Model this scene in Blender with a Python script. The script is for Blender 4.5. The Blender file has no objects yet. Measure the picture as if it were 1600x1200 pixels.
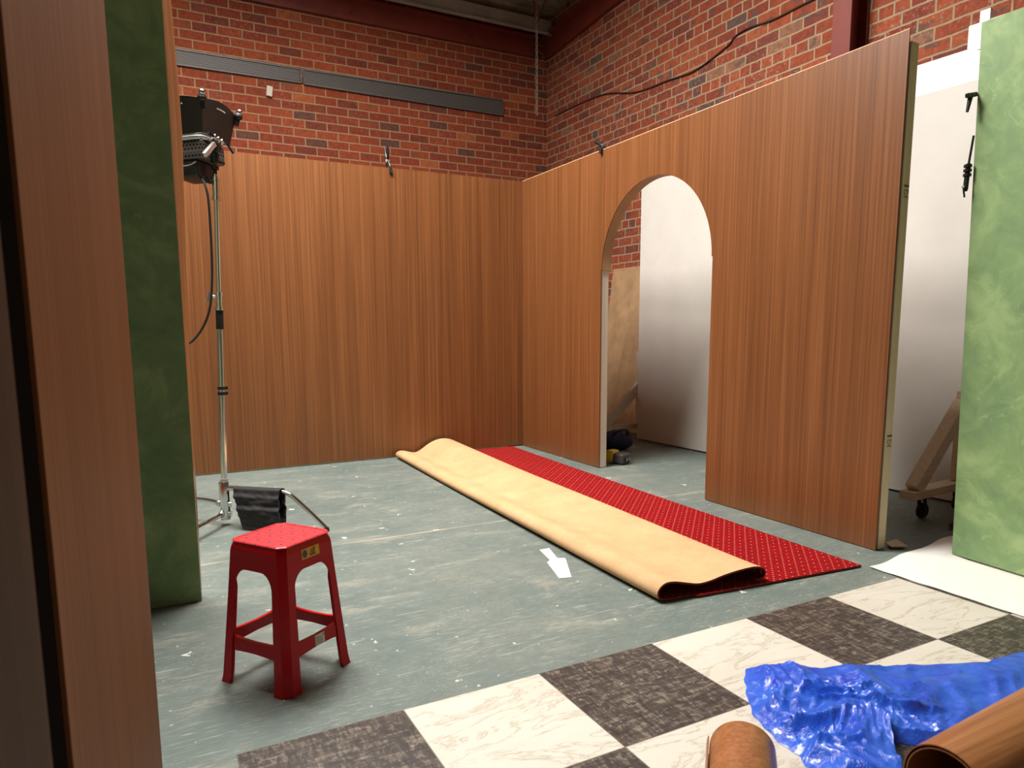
import bpy, bmesh, math, random
from mathutils import Vector, Matrix, noise

random.seed(7)
S = bpy.context.scene
COL = S.collection
PI = math.pi
V = Vector


# ------------------------------------------------------------------ helpers
def lin(c):
    c = c / 255.0
    return c / 12.92 if c <= 0.04045 else ((c + 0.055) / 1.055) ** 2.4


def rgb(r, g, b):
    return (lin(r), lin(g), lin(b), 1.0)


class NT:
    """small node builder"""

    def __init__(self, name, rough=0.5, metal=0.0, color=(128, 128, 128), spec=0.5):
        self.m = bpy.data.materials.new(name)
        self.m.use_nodes = True
        self.t = self.m.node_tree
        self.b = self.t.nodes['Principled BSDF']
        self.b.inputs['Roughness'].default_value = rough
        self.b.inputs['Metallic'].default_value = metal
        self.b.inputs['Base Color'].default_value = rgb(*color)
        self.b.inputs['Specular IOR Level'].default_value = spec

    def n(self, typ, **kw):
        nd = self.t.nodes.new(typ)
        for k, v in kw.items():
            if k.startswith('_'):
                setattr(nd, k[1:], v)
            else:
                nm = k.replace('__', ' ')
                s = nd.inputs[int(nm[1:])] if nm[0] == 'i' and nm[1:].isdigit() else nd.inputs[nm]
                if hasattr(v, 'is_linked') or isinstance(v, bpy.types.NodeSocket):
                    self.t.links.new(v, s)
                else:
                    s.default_value = v
        return nd

    def link(self, a, b):
        self.t.links.new(a, b)

    def coord(self):
        if not hasattr(self, 'c'):
            self.c = self.n('ShaderNodeNewGeometry').outputs['Position']
        return self.c

    def mapv(self, scale=(1, 1, 1), rot=(0, 0, 0), loc=(0, 0, 0), vec=None):
        nd = self.n('ShaderNodeMapping')
        self.link(vec or self.coord(), nd.inputs['Vector'])
        nd.inputs['Scale'].default_value = scale
        nd.inputs['Rotation'].default_value = rot
        nd.inputs['Location'].default_value = loc
        return nd.outputs[0]

    def noise(self, vec, scale=1, detail=3, rough=0.5, dist=0):
        nd = self.n('ShaderNodeTexNoise')
        self.link(vec, nd.inputs['Vector'])
        nd.inputs['Scale'].default_value = scale
        nd.inputs['Detail'].default_value = detail
        nd.inputs['Roughness'].default_value = rough
        nd.inputs['Distortion'].default_value = dist
        return nd.outputs['Fac']

    def math(self, op, a, b=None, c=None):
        nd = self.n('ShaderNodeMath', _operation=op)
        for i, v in enumerate((a, b, c)):
            if v is None:
                continue
            if isinstance(v, (int, float)):
                nd.inputs[i].default_value = v
            else:
                self.link(v, nd.inputs[i])
        return nd.outputs[0]

    def ramp(self, fac, stops, interp='LINEAR'):
        nd = self.n('ShaderNodeValToRGB')
        self.link(fac, nd.inputs[0])
        cr = nd.color_ramp
        cr.interpolation = interp
        while len(cr.elements) < len(stops):
            cr.elements.new(0.5)
        for e, (p, c) in zip(cr.elements, stops):
            e.position = p
            if isinstance(c, (int, float)):
                e.color = (c, c, c, 1)
            else:
                e.color = rgb(*c)
        return nd.outputs[0]

    def mix(self, fac, a, b, mode='MIX'):
        nd = self.n('ShaderNodeMix', _data_type='RGBA', _blend_type=mode)
        for i, v in ((0, fac), (6, a), (7, b)):
            if isinstance(v, (int, float)):
                nd.inputs[i].default_value = v
            elif isinstance(v, tuple):
                nd.inputs[i].default_value = rgb(*v)
            else:
                self.link(v, nd.inputs[i])
        return nd.outputs[2]

    def color(self, s):
        self.link(s, self.b.inputs['Base Color'])

    def bump(self, h, strength=0.3, dist=0.01):
        nd = self.n('ShaderNodeBump')
        nd.inputs['Strength'].default_value = strength
        nd.inputs['Distance'].default_value = dist
        self.link(h, nd.inputs['Height'])
        self.link(nd.outputs[0], self.b.inputs['Normal'])

    def sep(self, vec=None):
        nd = self.n('ShaderNodeSeparateXYZ')
        self.link(vec or self.coord(), nd.inputs[0])
        return nd.outputs


def box(bm, lo, hi):
    lo, hi = V(lo), V(hi)
    c = (lo + hi) / 2
    d = hi - lo
    return bmesh.ops.create_cube(bm, size=1, matrix=Matrix.Translation(c) @ Matrix.Diagonal((d.x, d.y, d.z, 1)))['verts']


def obox(bm, c, half, rot):
    """oriented box; rot is a 3x3 matrix"""
    M = Matrix.Translation(V(c)) @ rot.to_4x4() @ Matrix.Diagonal((half[0] * 2, half[1] * 2, half[2] * 2, 1))
    return bmesh.ops.create_cube(bm, size=1, matrix=M)['verts']


def beam(bm, a, b, w, h, up=(0, 0, 1)):
    """rectangular bar from a to b, w across, h along up"""
    a, b = V(a), V(b)
    d = (b - a)
    z = d.normalized()
    u = V(up)
    x = u.cross(z).normalized()
    y = z.cross(x)
    R = Matrix((x, y, z)).transposed()
    return obox(bm, (a + b) / 2, (w / 2, h / 2, d.length / 2), R)


def cyl(bm, a, b, r, r2=None, n=20, caps=True):
    a, b = V(a), V(b)
    d = b - a
    R = d.to_track_quat('Z', 'Y').to_matrix().to_4x4()
    return bmesh.ops.create_cone(bm, cap_ends=caps, cap_tris=False, segments=n, radius1=r, radius2=r if r2 is None else r2,
                                 depth=d.length, matrix=Matrix.Translation((a + b) / 2) @ R)['verts']


def ball(bm, c, r, n=14):
    s = r if isinstance(r, (tuple, list)) else (r, r, r)
    return bmesh.ops.create_uvsphere(bm, u_segments=n, v_segments=max(6, n // 2), radius=1,
                                     matrix=Matrix.Translation(V(c)) @ Matrix.Diagonal((s[0], s[1], s[2], 1)))['verts']


def smooth_path(pts, k=8):
    pts = [V(p) for p in pts]
    out = []
    for i in range(len(pts) - 1):
        p0 = pts[max(i - 1, 0)]
        p1, p2 = pts[i], pts[i + 1]
        p3 = pts[min(i + 2, len(pts) - 1)]
        for j in range(k):
            t = j / k
            out.append(0.5 * ((2 * p1) + (p2 - p0) * t + (2 * p0 - 5 * p1 + 4 * p2 - p3) * t * t + (3 * p1 - p0 - 3 * p2 + p3) * t ** 3))
    out.append(pts[-1])
    return out


def tube(bm, pts, r, n=10):
    pts = [V(p) for p in pts]
    rings = []
    prev = None
    for i, p in enumerate(pts):
        t = (pts[min(i + 1, len(pts) - 1)] - pts[max(i - 1, 0)]).normalized()
        if prev is None:
            u = t.orthogonal().normalized()
        else:
            u = (prev - t * prev.dot(t)).normalized()
        prev = u
        w = t.cross(u)
        rr = r(i / (len(pts) - 1)) if callable(r) else r
        rings.append([bm.verts.new(p + (u * math.cos(a) + w * math.sin(a)) * rr) for a in [2 * PI * k / n for k in range(n)]])
    for a, b in zip(rings, rings[1:]):
        for k in range(n):
            bm.faces.new((a[k], a[(k + 1) % n], b[(k + 1) % n], b[k]))
    bm.faces.new(rings[0][::-1])
    bm.faces.new(rings[-1])


def prism(bm, poly, f, a, b):
    """poly: 2D points, f(u,v,w) -> 3D; extruded from w=a to w=b"""
    A = [bm.verts.new(f(u, v, a)) for u, v in poly]
    B = [bm.verts.new(f(u, v, b)) for u, v in poly]
    n = len(poly)
    bm.faces.new(A[::-1])
    bm.faces.new(B)
    for i in range(n):
        bm.faces.new((A[i], A[(i + 1) % n], B[(i + 1) % n], B[i]))


def bevel(bm, w, seg=2, angle=0.5):
    es = [e for e in bm.edges if len(e.link_faces) == 2 and e.calc_face_angle(0) > angle]
    bmesh.ops.bevel(bm, geom=es, offset=w, segments=seg, profile=0.6, affect='EDGES', clamp_overlap=True)


def grid(bm, f, nu, nv):
    vs = [[bm.verts.new(f(i / nu, j / nv)) for j in range(nv + 1)] for i in range(nu + 1)]
    for i in range(nu):
        for j in range(nv):
            bm.faces.new((vs[i][j], vs[i + 1][j], vs[i + 1][j + 1], vs[i][j + 1]))
    return vs


def world_loc(o):
    l = V((0, 0, 0))
    while o is not None:
        l += o.location
        o = o.parent
    return l


def obj(name, bm, mat, parent=None, smooth=False, label=None, loc=None):
    bmesh.ops.recalc_face_normals(bm, faces=bm.faces)
    me = bpy.data.meshes.new(name)
    off = world_loc(parent) if parent is not None else (V(loc) if loc else V((0, 0, 0)))
    bmesh.ops.translate(bm, verts=bm.verts, vec=-off)
    bm.to_mesh(me)
    bm.free()
    o = bpy.data.objects.new(name, me)
    COL.objects.link(o)
    for m in (mat if isinstance(mat, (list, tuple)) else [mat]):
        me.materials.append(m)
    if smooth:
        me.set_sharp_from_angle(angle=smooth if not isinstance(smooth, bool) else 0.6)
        for p in me.polygons:
            p.use_smooth = True
    if parent is not None:
        o.parent = parent
    elif loc:
        o.location = loc
    if label:
        o['label'] = label
    return o


def tag(o, label, cat, group=None, kind=None):
    o['label'] = label
    o['category'] = cat
    if group:
        o['group'] = group
    if kind:
        o['kind'] = kind
    return o


def thing(name, loc, label, cat, group=None):
    o = bpy.data.objects.new(name, None)
    o.empty_display_size = 0.1
    COL.objects.link(o)
    o.location = loc
    return tag(o, label, cat, group)


def struct(name, bm, mat, label, cat, parent=None):
    o = obj(name, bm, mat, parent)
    if parent is None:
        tag(o, label, cat, kind='structure')
    return o


def B():
    return bmesh.new()


# ------------------------------------------------------------------ materials
def mat_wood(name, dark=(95, 56, 29), mid=(117, 71, 38), light=(137, 87, 50), axis='z', rough=0.38):
    t = NT(name, rough=rough, spec=0.22 if rough > 0.55 else 0.5)
    s1 = (85, 85, 0.7) if axis == 'z' else ((0.7, 85, 85) if axis == 'x' else (85, 0.7, 85))
    s2 = (14, 14, 0.25) if axis == 'z' else ((0.25, 14, 14) if axis == 'x' else (14, 0.25, 14))
    n1 = t.noise(t.mapv(s1), 1, 4, 0.65)
    n2 = t.noise(t.mapv(s2), 1, 3, 0.6)
    f = t.math('ADD', t.math('MULTIPLY', n1, 0.7), t.math('MULTIPLY', n2, 0.3))
    t.color(t.ramp(f, [(0.33, dark), (0.5, mid), (0.66, light)]))
    t.bump(n1, 0.04, 0.002)
    return t.m


def mat_brick(name, axis, wob=0.004, course=0.0905, length=0.24, tone=0):
    t = NT(name, rough=0.88)
    p = t.coord()
    nz = t.n('ShaderNodeTexNoise')
    t.link(t.mapv((1, 1, 1)), nz.inputs['Vector'])
    nz.inputs['Scale'].default_value = 9
    nz.inputs['Detail'].default_value = 3
    d = t.n('ShaderNodeVectorMath', _operation='SUBTRACT')
    t.link(nz.outputs['Color'], d.inputs[0])
    d.inputs[1].default_value = (0.5, 0.5, 0.5)
    d2 = t.n('ShaderNodeVectorMath', _operation='SCALE')
    t.link(d.outputs[0], d2.inputs[0])
    d2.inputs['Scale'].default_value = wob * 4
    d3 = t.n('ShaderNodeVectorMath', _operation='ADD')
    t.link(p, d3.inputs[0])
    t.link(d2.outputs[0], d3.inputs[1])
    s = t.sep(d3.outputs[0])
    cb = t.n('ShaderNodeCombineXYZ')
    t.link(s[0] if axis == 'x' else s[1], cb.inputs[0])
    t.link(s[2], cb.inputs[1])
    br = t.n('ShaderNodeTexBrick')
    br.offset = 0.5
    br.offset_frequency = 2
    br.squash = 0.5 if tone else 1.0
    br.squash_frequency = 6
    t.link(cb.outputs[0], br.inputs['Vector'])
    for k, v in dict(Color1=(0, 0, 0, 1), Color2=(1, 1, 1, 1), Mortar=(0.5, 0.5, 0.5, 1), Scale=1.0).items():
        br.inputs[k].default_value = v
    br.inputs['Mortar Size'].default_value = 0.0085 if tone else 0.0080
    br.inputs['Mortar Smooth'].default_value = 0.35
    br.inputs['Brick Width'].default_value = length
    br.inputs['Row Height'].default_value = course
    if tone == 0:
        st = [(0.0, (132, 58, 40)), (0.05, (110, 66, 54)), (0.09, (146, 62, 36)), (0.35, (156, 66, 36)), (0.6, (166, 74, 40)), (0.86, (160, 70, 38)), (0.93, (184, 96, 52)), (0.97, (128, 58, 40))]
    else:
        st = [(0.0, (132, 66, 50)), (0.06, (150, 74, 54)), (0.12, (146, 66, 44)), (0.3, (160, 74, 45)), (0.6, (170, 83, 50)), (0.82, (174, 90, 55)), (0.93, (156, 108, 80)), (0.975, (104, 80, 72))]
    base = t.ramp(br.outputs['Color'], st, 'CONSTANT')
    n1 = t.noise(t.mapv((1, 1, 1)), 22, 5, 0.65)
    base = t.mix(0.55, base, t.ramp(n1, [(0.3, (120, 120, 120)), (0.7, (255, 255, 255))]), 'MULTIPLY')
    # dark fired patches on a few bricks
    n2 = t.noise(t.mapv((1, 1, 2.0)), 4.6, 2, 0.5)
    dk = t.math('MULTIPLY', t.ramp(n2, [(0.62, 0.0), (0.66, 1.0)]), 0.72 if tone else 0.3)
    base = t.mix(dk, base, (78, 70, 66))
    # mortar smears
    n3 = t.noise(t.mapv((1, 1, 1)), 34, 4, 0.7)
    n4 = t.noise(t.mapv((1, 1, 1)), 2.2, 2, 0.5)
    sm = t.math('MULTIPLY', t.ramp(n3, [(0.54, 0.0), (0.68, 1.0)]), t.ramp(n4, [(0.42, 0.0), (0.64, 0.7 if tone else 0.3)]))
    base = t.mix(sm, base, (190, 160, 138))
    mort = (186, 160, 128) if tone else (182, 144, 104)
    mcol = t.mix(t.noise(t.mapv((1, 1, 1)), 15, 3), mort, tuple(int(c * 0.78) for c in mort))
    t.color(t.mix(br.outputs['Fac'], base, mcol))
    h = t.math('ADD', t.math('MULTIPLY', br.outputs['Fac'], -1.0), t.math('MULTIPLY', n1, 0.35))
    t.bump(h, 0.55, 0.008)
    return t.m


def mat_plain(name, color, rough=0.5, metal=0.0, var=0.0, scale=8, bump=0, bscale=120, spec=0.5):
    t = NT(name, rough=rough, metal=metal, color=color, spec=spec)
    if var:
        n = t.noise(t.mapv((1, 1, 1)), scale, 4, 0.6)
        lo = tuple(max(0, int(c * (1 - var))) for c in color)
        hi = tuple(min(255, int(c * (1 + var))) for c in color)
        t.color(t.ramp(n, [(0.3, lo), (0.7, hi)]))
    if bump:
        t.bump(t.noise(t.mapv((1, 1, 1)), bscale, 4, 0.6), bump, 0.003)
    return t.m


def mat_floor():
    t = NT('painted_concrete', rough=0.5, spec=0.35)
    n1 = t.noise(t.mapv((1, 1, 1)), 1.1, 5, 0.6)
    base = t.ramp(n1, [(0.3, (95, 109, 105)), (0.5, (107, 118, 113)), (0.7, (120, 126, 118))])
    n2 = t.noise(t.mapv((1, 1, 1)), 14, 4, 0.7)
    base = t.mix(0.35, base, t.ramp(n2, [(0.3, (190, 190, 190)), (0.7, (255, 255, 255))]), 'MULTIPLY')
    # worn, warm scuffed areas
    n3 = t.noise(t.mapv((1.0, 2.4, 1), (0, 0, 0.5)), 2.2, 6, 0.75, 0.6)
    base = t.mix(t.math('MULTIPLY', t.ramp(n3, [(0.54, 0.0), (0.70, 1.0)]), 0.38), base, (182, 170, 150))
    # scratches in many directions
    for i, (rot, sc, th, amt) in enumerate(((0.35, 3.5, .635, .5), (-0.9, 3.0, .635, .6), (1.3, 3.2, .635, .55), (0.95, 4.0, .635, .55), (0.75, 9, .635, .45), (-0.5, 10, .63, .5), (1.9, 8, .63, .5))):
        v = t.mapv((sc, sc * 24, 1), (0, 0, rot), (i * 3.7, i * 1.3, 0))
        a = t.noise(v, 1.6, 3, 0.6, 0.4)
        m = t.noise(t.mapv((1, 1, 1), loc=(i * 5.1, 2.0, 0)), 2.3, 3, 0.6)
        f = t.math('MULTIPLY', t.ramp(a, [(th, 0.0), (th + 0.05, 1.0)]), t.ramp(m, [(0.43, 0.0), (0.62, amt)]))
        base = t.mix(f, base, (204, 203, 190))
    # fine rubbed speckle
    sp = t.noise(t.mapv((1, 1.8, 1), (0, 0, 0.4)), 75, 3, 0.75)
    m = t.noise(t.mapv((1, 1, 1), loc=(9, 4, 0)), 3.0, 4, 0.65)
    base = t.mix(t.math('MULTIPLY', t.ramp(sp, [(0.56, 0.0), (0.68, 1.0)]), t.ramp(m, [(0.45, 0.0), (0.65, 0.5)])), base, (196, 192, 176))
    # spilled paint spots
    for i, (sc, th, amt, sl) in enumerate(((3.2, 0.05, 0.9, 0.5), (6.5, 0.085, 0.9, 0.66), (14, 0.10, 0.7, 0.8), (30, 0.12, 0.6, 0.86))):
        vo = t.n('ShaderNodeTexVoronoi')
        vo.feature = 'F1'
        dv = t.mapv((1, 1, 0), (0, 0, 0.3 * i), (i * 1.7, i, 0))
        dn = t.n('ShaderNodeTexNoise')
        t.link(dv, dn.inputs['Vector'])
        dn.inputs['Scale'].default_value = sc * 5
        mx = t.n('ShaderNodeMix', _data_type='RGBA', _blend_type='LINEAR_LIGHT')
        mx.inputs[0].default_value = 0.25 / sc
        t.link(dv, mx.inputs[6])
        t.link(dn.outputs['Color'], mx.inputs[7])
        t.link(mx.outputs[2], vo.inputs['Vector'])
        vo.inputs['Scale'].default_value = sc
        sel = t.math('GREATER_THAN', t.sep(vo.outputs['Color'])[0], sl)
        f = t.math('MULTIPLY', t.math('MULTIPLY', t.math('LESS_THAN', vo.outputs['Distance'], th), sel), amt)
        base = t.mix(f, base, (218, 218, 208))
    # slab joint running across the room
    s = t.sep()
    wob = t.math('MULTIPLY', t.math('SUBTRACT', t.noise(t.mapv((1, 1, 1)), 3.0, 3), 0.5), 0.03)
    dj = t.math('ABSOLUTE', t.math('SUBTRACT', t.math('ADD', s[1], wob), 3.55))
    jm = t.math('MULTIPLY', t.math('LESS_THAN', dj, 0.006), t.ramp(t.noise(t.mapv((1, 1, 1)), 4, 3), [(0.38, 0.25), (0.55, 0.85)]))
    base = t.mix(jm, base, (190, 170, 146))
    t.color(base)
    t.link(t.ramp(n3, [(0.3, 0.42), (0.7, 0.62)]), t.b.inputs['Roughness'])
    t.bump(n2, 0.08, 0.003)
    return t.m


def mat_green(name):
    t = NT(name, rough=0.55, spec=0.35)
    n1 = t.noise(t.mapv((1, 1, 1)), 1.9, 4, 0.55, 1.6)
    n2 = t.noise(t.mapv((1, 1, 1)), 5.5, 4, 0.6, 2.2)
    f = t.math('ADD', t.math('MULTIPLY', n1, 0.6), t.math('MULTIPLY', n2, 0.4))
    c = t.ramp(f, [(0.32, (106, 134, 94)), (0.5, (128, 155, 104)), (0.66, (156, 180, 124))])
    n3 = t.noise(t.mapv((1, 1, 1), loc=(3, 1, 2)), 7, 5, 0.7, 3.0)
    c = t.mix(t.math('MULTIPLY', t.ramp(n3, [(0.6, 0.0), (0.72, 1.0)]), 0.45), c, (178, 196, 140))
    t.color(c)
    t.bump(n2, 0.05, 0.004)
    return t.m


def mat_checker(tile, ox, oy):
    t = NT('marble_check_vinyl', rough=0.42, spec=0.4)
    s = t.sep()
    u = t.math('DIVIDE', t.math('SUBTRACT', s[0], ox), tile)
    v = t.math('DIVIDE', t.math('SUBTRACT', s[1], oy), tile)
    par = t.math('ABSOLUTE', t.math('MODULO', t.math('ADD', t.math('ADD', t.math('FLOOR', u), t.math('FLOOR', v)), 41.0), 2.0))
    isw = t.math('GREATER_THAN', par, 0.5)
    # white marble
    n1 = t.noise(t.mapv((1, 3.2, 1), (0, 0, 0.9)), 2.4, 6, 0.65, 1.2)
    vein = t.math('ABSOLUTE', t.math('SUBTRACT', n1, 0.5))
    white = t.ramp(vein, [(0.0, (176, 166, 150)), (0.008, (196, 188, 174)), (0.03, (209, 202, 190)), (0.5, (213, 207, 196))])
    n2 = t.noise(t.mapv((1, 1, 1)), 3.0, 3, 0.5)
    white = t.mix(0.2, white, t.ramp(n2, [(0.35, (214, 206, 194)), (0.6, (255, 255, 255))]), 'MULTIPLY')
    # black scuffed slate
    n3 = t.noise(t.mapv((16, 70, 1), (0, 0, 0.6)), 1, 4, 0.7, 0.8)
    n4 = t.noise(t.mapv((70, 18, 1), (0, 0, 0.2)), 1, 4, 0.7, 0.8)
    n5 = t.noise(t.mapv((1, 1, 1)), 5, 4, 0.65)
    f = t.math('ADD', t.math('MULTIPLY', n3, 0.5), t.math('MULTIPLY', n4, 0.5))
    black = t.ramp(f, [(0.36, (40, 35, 33)), (0.5, (64, 56, 51)), (0.62, (128, 116, 104))])
    black = t.mix(t.math('MULTIPLY', t.ramp(n5, [(0.55, 0.0), (0.75, 1.0)]), 0.35), black, (134, 120, 104))
    n6 = t.noise(t.mapv((1, 1, 1)), 42, 3, 0.6)
    n7 = t.noise(t.mapv((1, 1, 1)), 3.3, 2)
    black = t.mix(t.math('MULTIPLY', t.ramp(n6, [(0.66, 0.0), (0.71, 1.0)]), t.ramp(n7, [(0.45, 0.0), (0.65, 0.75)])), black, (192, 182, 170))
    c = t.mix(isw, black, white)
    du = t.math('PINGPONG', u, 0.5)
    dv = t.math('PINGPONG', v, 0.5)
    seam = t.math('LESS_THAN', t.math('MINIMUM', du, dv), 0.0042)
    c = t.mix(t.math('MULTIPLY', seam, 0.8), c, (104, 90, 78))
    t.color(c)
    t.bump(n3, 0.05, 0.002)
    return t.m


def mat_carpet():
    t = NT('red_carpet_pile', rough=0.95, spec=0.1)
    s = t.sep()
    P = 0.054 * math.sqrt(2)
    u = t.math('DIVIDE', t.math('ADD', s[0], s[1]), P)
    v = t.math('DIVIDE', t.math('SUBTRACT', s[0], s[1]), P)

    def near(x):   # distance to nearest multiple of one half
        return t.math('PINGPONG', x, 0.25)
    d = t.math('SQRT', t.math('ADD', t.math('POWER', near(u), 2.0), t.math('POWER', near(v), 2.0)))
    dot = t.math('LESS_THAN', d, 0.072)
    half = t.math('MULTIPLY', t.math('GREATER_THAN', t.math('PINGPONG', u, 0.5), 0.25), t.math('GREATER_THAN', t.math('PINGPONG', v, 0.5), 0.25))
    dot = t.math('MULTIPLY', dot, t.math('SUBTRACT', 1.0, half))
    n = t.noise(t.mapv((1, 1, 1)), 160, 3, 0.7)
    n2 = t.noise(t.mapv((2, 9, 1), (0, 0, 0.3)), 3, 4, 0.6)
    base = t.ramp(n, [(0.3, (112, 2, 12)), (0.7, (172, 6, 20))])
    base = t.mix(0.4, base, t.ramp(n2, [(0.35, (170, 170, 170)), (0.65, (255, 255, 255))]), 'MULTIPLY')
    t.color(t.mix(t.math('MULTIPLY', dot, 0.72), base, (232, 150, 110)))
    t.bump(n, 0.5, 0.004)
    t.b.inputs['Sheen Weight'].default_value = 0.03
    t.b.inputs['Sheen Roughness'].default_value = 0.5
    return t.m


def mat_backing():
    t = NT('jute_backing', rough=0.92, spec=0.15)
    n = t.noise(t.mapv((1, 1, 1)), 190, 2, 0.7)
    n2 = t.noise(t.mapv((1, 1, 1)), 5, 4, 0.65)
    c = t.ramp(n2, [(0.3, (200, 160, 118)), (0.7, (213, 175, 133))])
    c = t.mix(0.35, c, t.ramp(n, [(0.35, (205, 200, 190)), (0.65, (255, 255, 255))]), 'MULTIPLY')
    n3 = t.noise(t.mapv((1, 1, 1)), 26, 2, 0.5)
    c = t.mix(t.math('MULTIPLY', t.ramp(n3, [(0.74, 0.0), (0.78, 1.0)]), 0.5), c, (120, 88, 54))
    t.color(c)
    t.bump(n, 0.25, 0.002)
    return t.m


def mat_pine(name, c0=(206, 180, 148), c1=(228, 206, 174), axis='z'):
    t = NT(name, rough=0.65, spec=0.3)
    sc = (60, 60, 1.2) if axis == 'z' else ((1.2, 60, 60) if axis == 'x' else (60, 1.2, 60))
    n = t.noise(t.mapv(sc), 1, 3, 0.6, 0.4)
    c = t.ramp(n, [(0.3, c0), (0.7, c1)])
    vo = t.n('ShaderNodeTexVoronoi')
    t.link(t.mapv((1, 1, 1)), vo.inputs['Vector'])
    vo.inputs['Scale'].default_value = 5.5
    kn = t.math('MULTIPLY', t.math('LESS_THAN', vo.outputs['Distance'], 0.05), 0.7)
    t.color(t.mix(kn, c, (118, 76, 44)))
    return t.m


def mat_perf(name, axis, pitch, r, col, hole, rough=0.5, metal=0.3, stagger=True):
    """sheet with a regular pattern of punched holes"""
    t = NT(name, rough=rough, metal=metal)
    s = t.sep()
    a = t.math('DIVIDE', s[0] if axis == 'x' else s[1], pitch)
    b = t.math('DIVIDE', s[2], pitch * 0.87)
    if stagger:
        odd = t.math('MULTIPLY', t.math('FLOOR', b), 0.5)
        a = t.math('ADD', a, odd)
    fa = t.math('SUBTRACT', t.math('FRACT', a), 0.5)
    fb = t.math('SUBTRACT', t.math('FRACT', b), 0.5)
    d = t.math('SQRT', t.math('ADD', t.math('POWER', fa, 2.0), t.math('POWER', fb, 2.0)))
    h = t.math('LESS_THAN', d, r)
    t.color(t.mix(h, col, hole))
    return t.m


def mat_plastic_blue():
    t = NT('blue_plastic_film', rough=0.22, color=(30, 82, 214), spec=0.7)
    n = t.noise(t.mapv((1, 1, 1)), 9, 4, 0.6)
    t.color(t.ramp(n, [(0.3, (26, 76, 212)), (0.7, (58, 118, 240))]))
    n2 = t.noise(t.mapv((1, 1, 1)), 45, 4, 0.6, 2.0)
    n2 = t.math('ABSOLUTE', t.math('SUBTRACT', n2, 0.5))
    t.bump(n2, 0.5, 0.008)
    t.b.inputs['Coat Weight'].default_value = 0.4
    t.b.inputs['Coat Roughness'].default_value = 0.12
    tr = t.n('ShaderNodeBsdfTranslucent')
    tr.inputs['Color'].default_value = rgb(60, 110, 240)
    mx = t.n('ShaderNodeMixShader')
    mx.inputs[0].default_value = 0.25
    t.link(t.b.outputs[0], mx.inputs[1])
    t.link(tr.outputs[0], mx.inputs[2])
    t.link(mx.outputs[0], t.t.nodes['Material Output'].inputs['Surface'])
    return t.m


def mat_red_plastic(name='red_plastic', seat=None):
    t = NT(name, rough=0.22, color=(188, 0, 14), spec=0.24)
    return t.m


M = {}
M['wood'] = mat_wood('teak_laminate')
M['wood_brown'] = mat_wood('brown_laminate', (108, 62, 29), (124, 74, 36), (138, 86, 46), rough=0.58)
M['vinyl_wood'] = mat_wood('wood_vinyl', (124, 76, 42), (150, 94, 54), (170, 112, 70), axis='x', rough=0.35)
M['edge_tan'] = mat_plain('bent_ply_lining', (178, 132, 88), 0.6, var=0.08, scale=6)
M['edge_pale'] = mat_plain('raw_ply_edge', (206, 168, 132), 0.7, var=0.08, scale=30)
M['pine'] = mat_pine('pine_framing')
M['pine_pale'] = mat_pine('pale_primed_pine', (212, 196, 176), (230, 216, 198))
M['pine_brace'] = mat_pine('pine_bracing', (204, 184, 156), (226, 208, 182), axis='x')
M['ply'] = mat_plain('plywood', (176, 142, 104), 0.7, var=0.10, scale=5)
M['dark_gap'] = mat_plain('painted_gap_shade', (46, 32, 24), 0.8)  # shade inside gaps, put into the colour
M['brick_back'] = mat_brick('old_red_brick_regular', 'x', 0.0018, tone=0)
M['brick_side'] = mat_brick('old_red_brick_rough', 'y', 0.0042, tone=1)
M['floor'] = mat_floor()
M['green'] = mat_green('green_limewash')
M['white'] = mat_plain('white_paint', (216, 211, 203), 0.6, var=0.02, scale=3)
M['white_gloss'] = mat_plain('white_sheet', (238, 236, 231), 0.4, var=0.015, scale=5)
M['steel_red'] = mat_plain('oxide_red_steel', (124, 52, 40), 0.5, var=0.08, scale=4)
M['steel_grey'] = mat_plain('galvanised_steel', (168, 164, 156), 0.5, 0.0, var=0.1, scale=3)
M['dark_wall'] = mat_plain('dark_wall_paint', (92, 84, 78), 0.8)
M['roof'] = mat_plain('roof_lining', (156, 146, 128), 0.7, var=0.2, scale=4)
M['chrome'] = mat_plain('chrome', (215, 215, 215), 0.14, 1.0)
M['silver'] = mat_plain('silver_metal', (205, 205, 205), 0.3, 0.9)
M['black'] = mat_plain('black_plastic', (24, 23, 24), 0.4)
M['black_matt'] = mat_plain('black_fabric', (34, 31, 31), 0.75, var=0.25, scale=18, bump=0.4, bscale=60)
M['black_sheet'] = mat_plain('black_sheet_metal', (31, 27, 24), 0.42, var=0.15, scale=3)
M['housing'] = mat_plain('grey_housing', (72, 68, 68), 0.45, 0.2)
M['rubber'] = mat_plain('black_rubber', (20, 20, 22), 0.6)
M['red'] = mat_red_plastic()
M['carpet'] = mat_carpet()
M['backing'] = mat_backing()
M['binding'] = mat_plain('carpet_binding', (128, 40, 34), 0.9)
M['blue'] = mat_plastic_blue()
M['paper'] = mat_plain('white_paper', (236, 234, 226), 0.7, var=0.03, scale=20)
M['sensor'] = mat_plain('cream_plastic', (206, 196, 178), 0.5)
M['chain'] = mat_plain('zinc_chain', (150, 140, 126), 0.5, 0.3)
M['yellow'] = mat_plain('yellow_plastic', (222, 190, 40), 0.45)
M['navy'] = mat_plain('navy_fabric', (22, 24, 52), 0.8, var=0.3, scale=16, bump=0.4, bscale=50)
M['sticker_yellow'] = mat_plain('yellow_sticker', (232, 170, 40), 0.5)
M['sticker_grey'] = mat_plain('grey_print', (74, 76, 88), 0.5)
M['sticker_white'] = mat_plain('white_sticker', (224, 216, 206), 0.5)
M['ink'] = mat_plain('dark_print', (92, 66, 24), 0.6)
M['stamp'] = mat_plain('stamp_ink', (104, 84, 60), 0.7)
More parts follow.
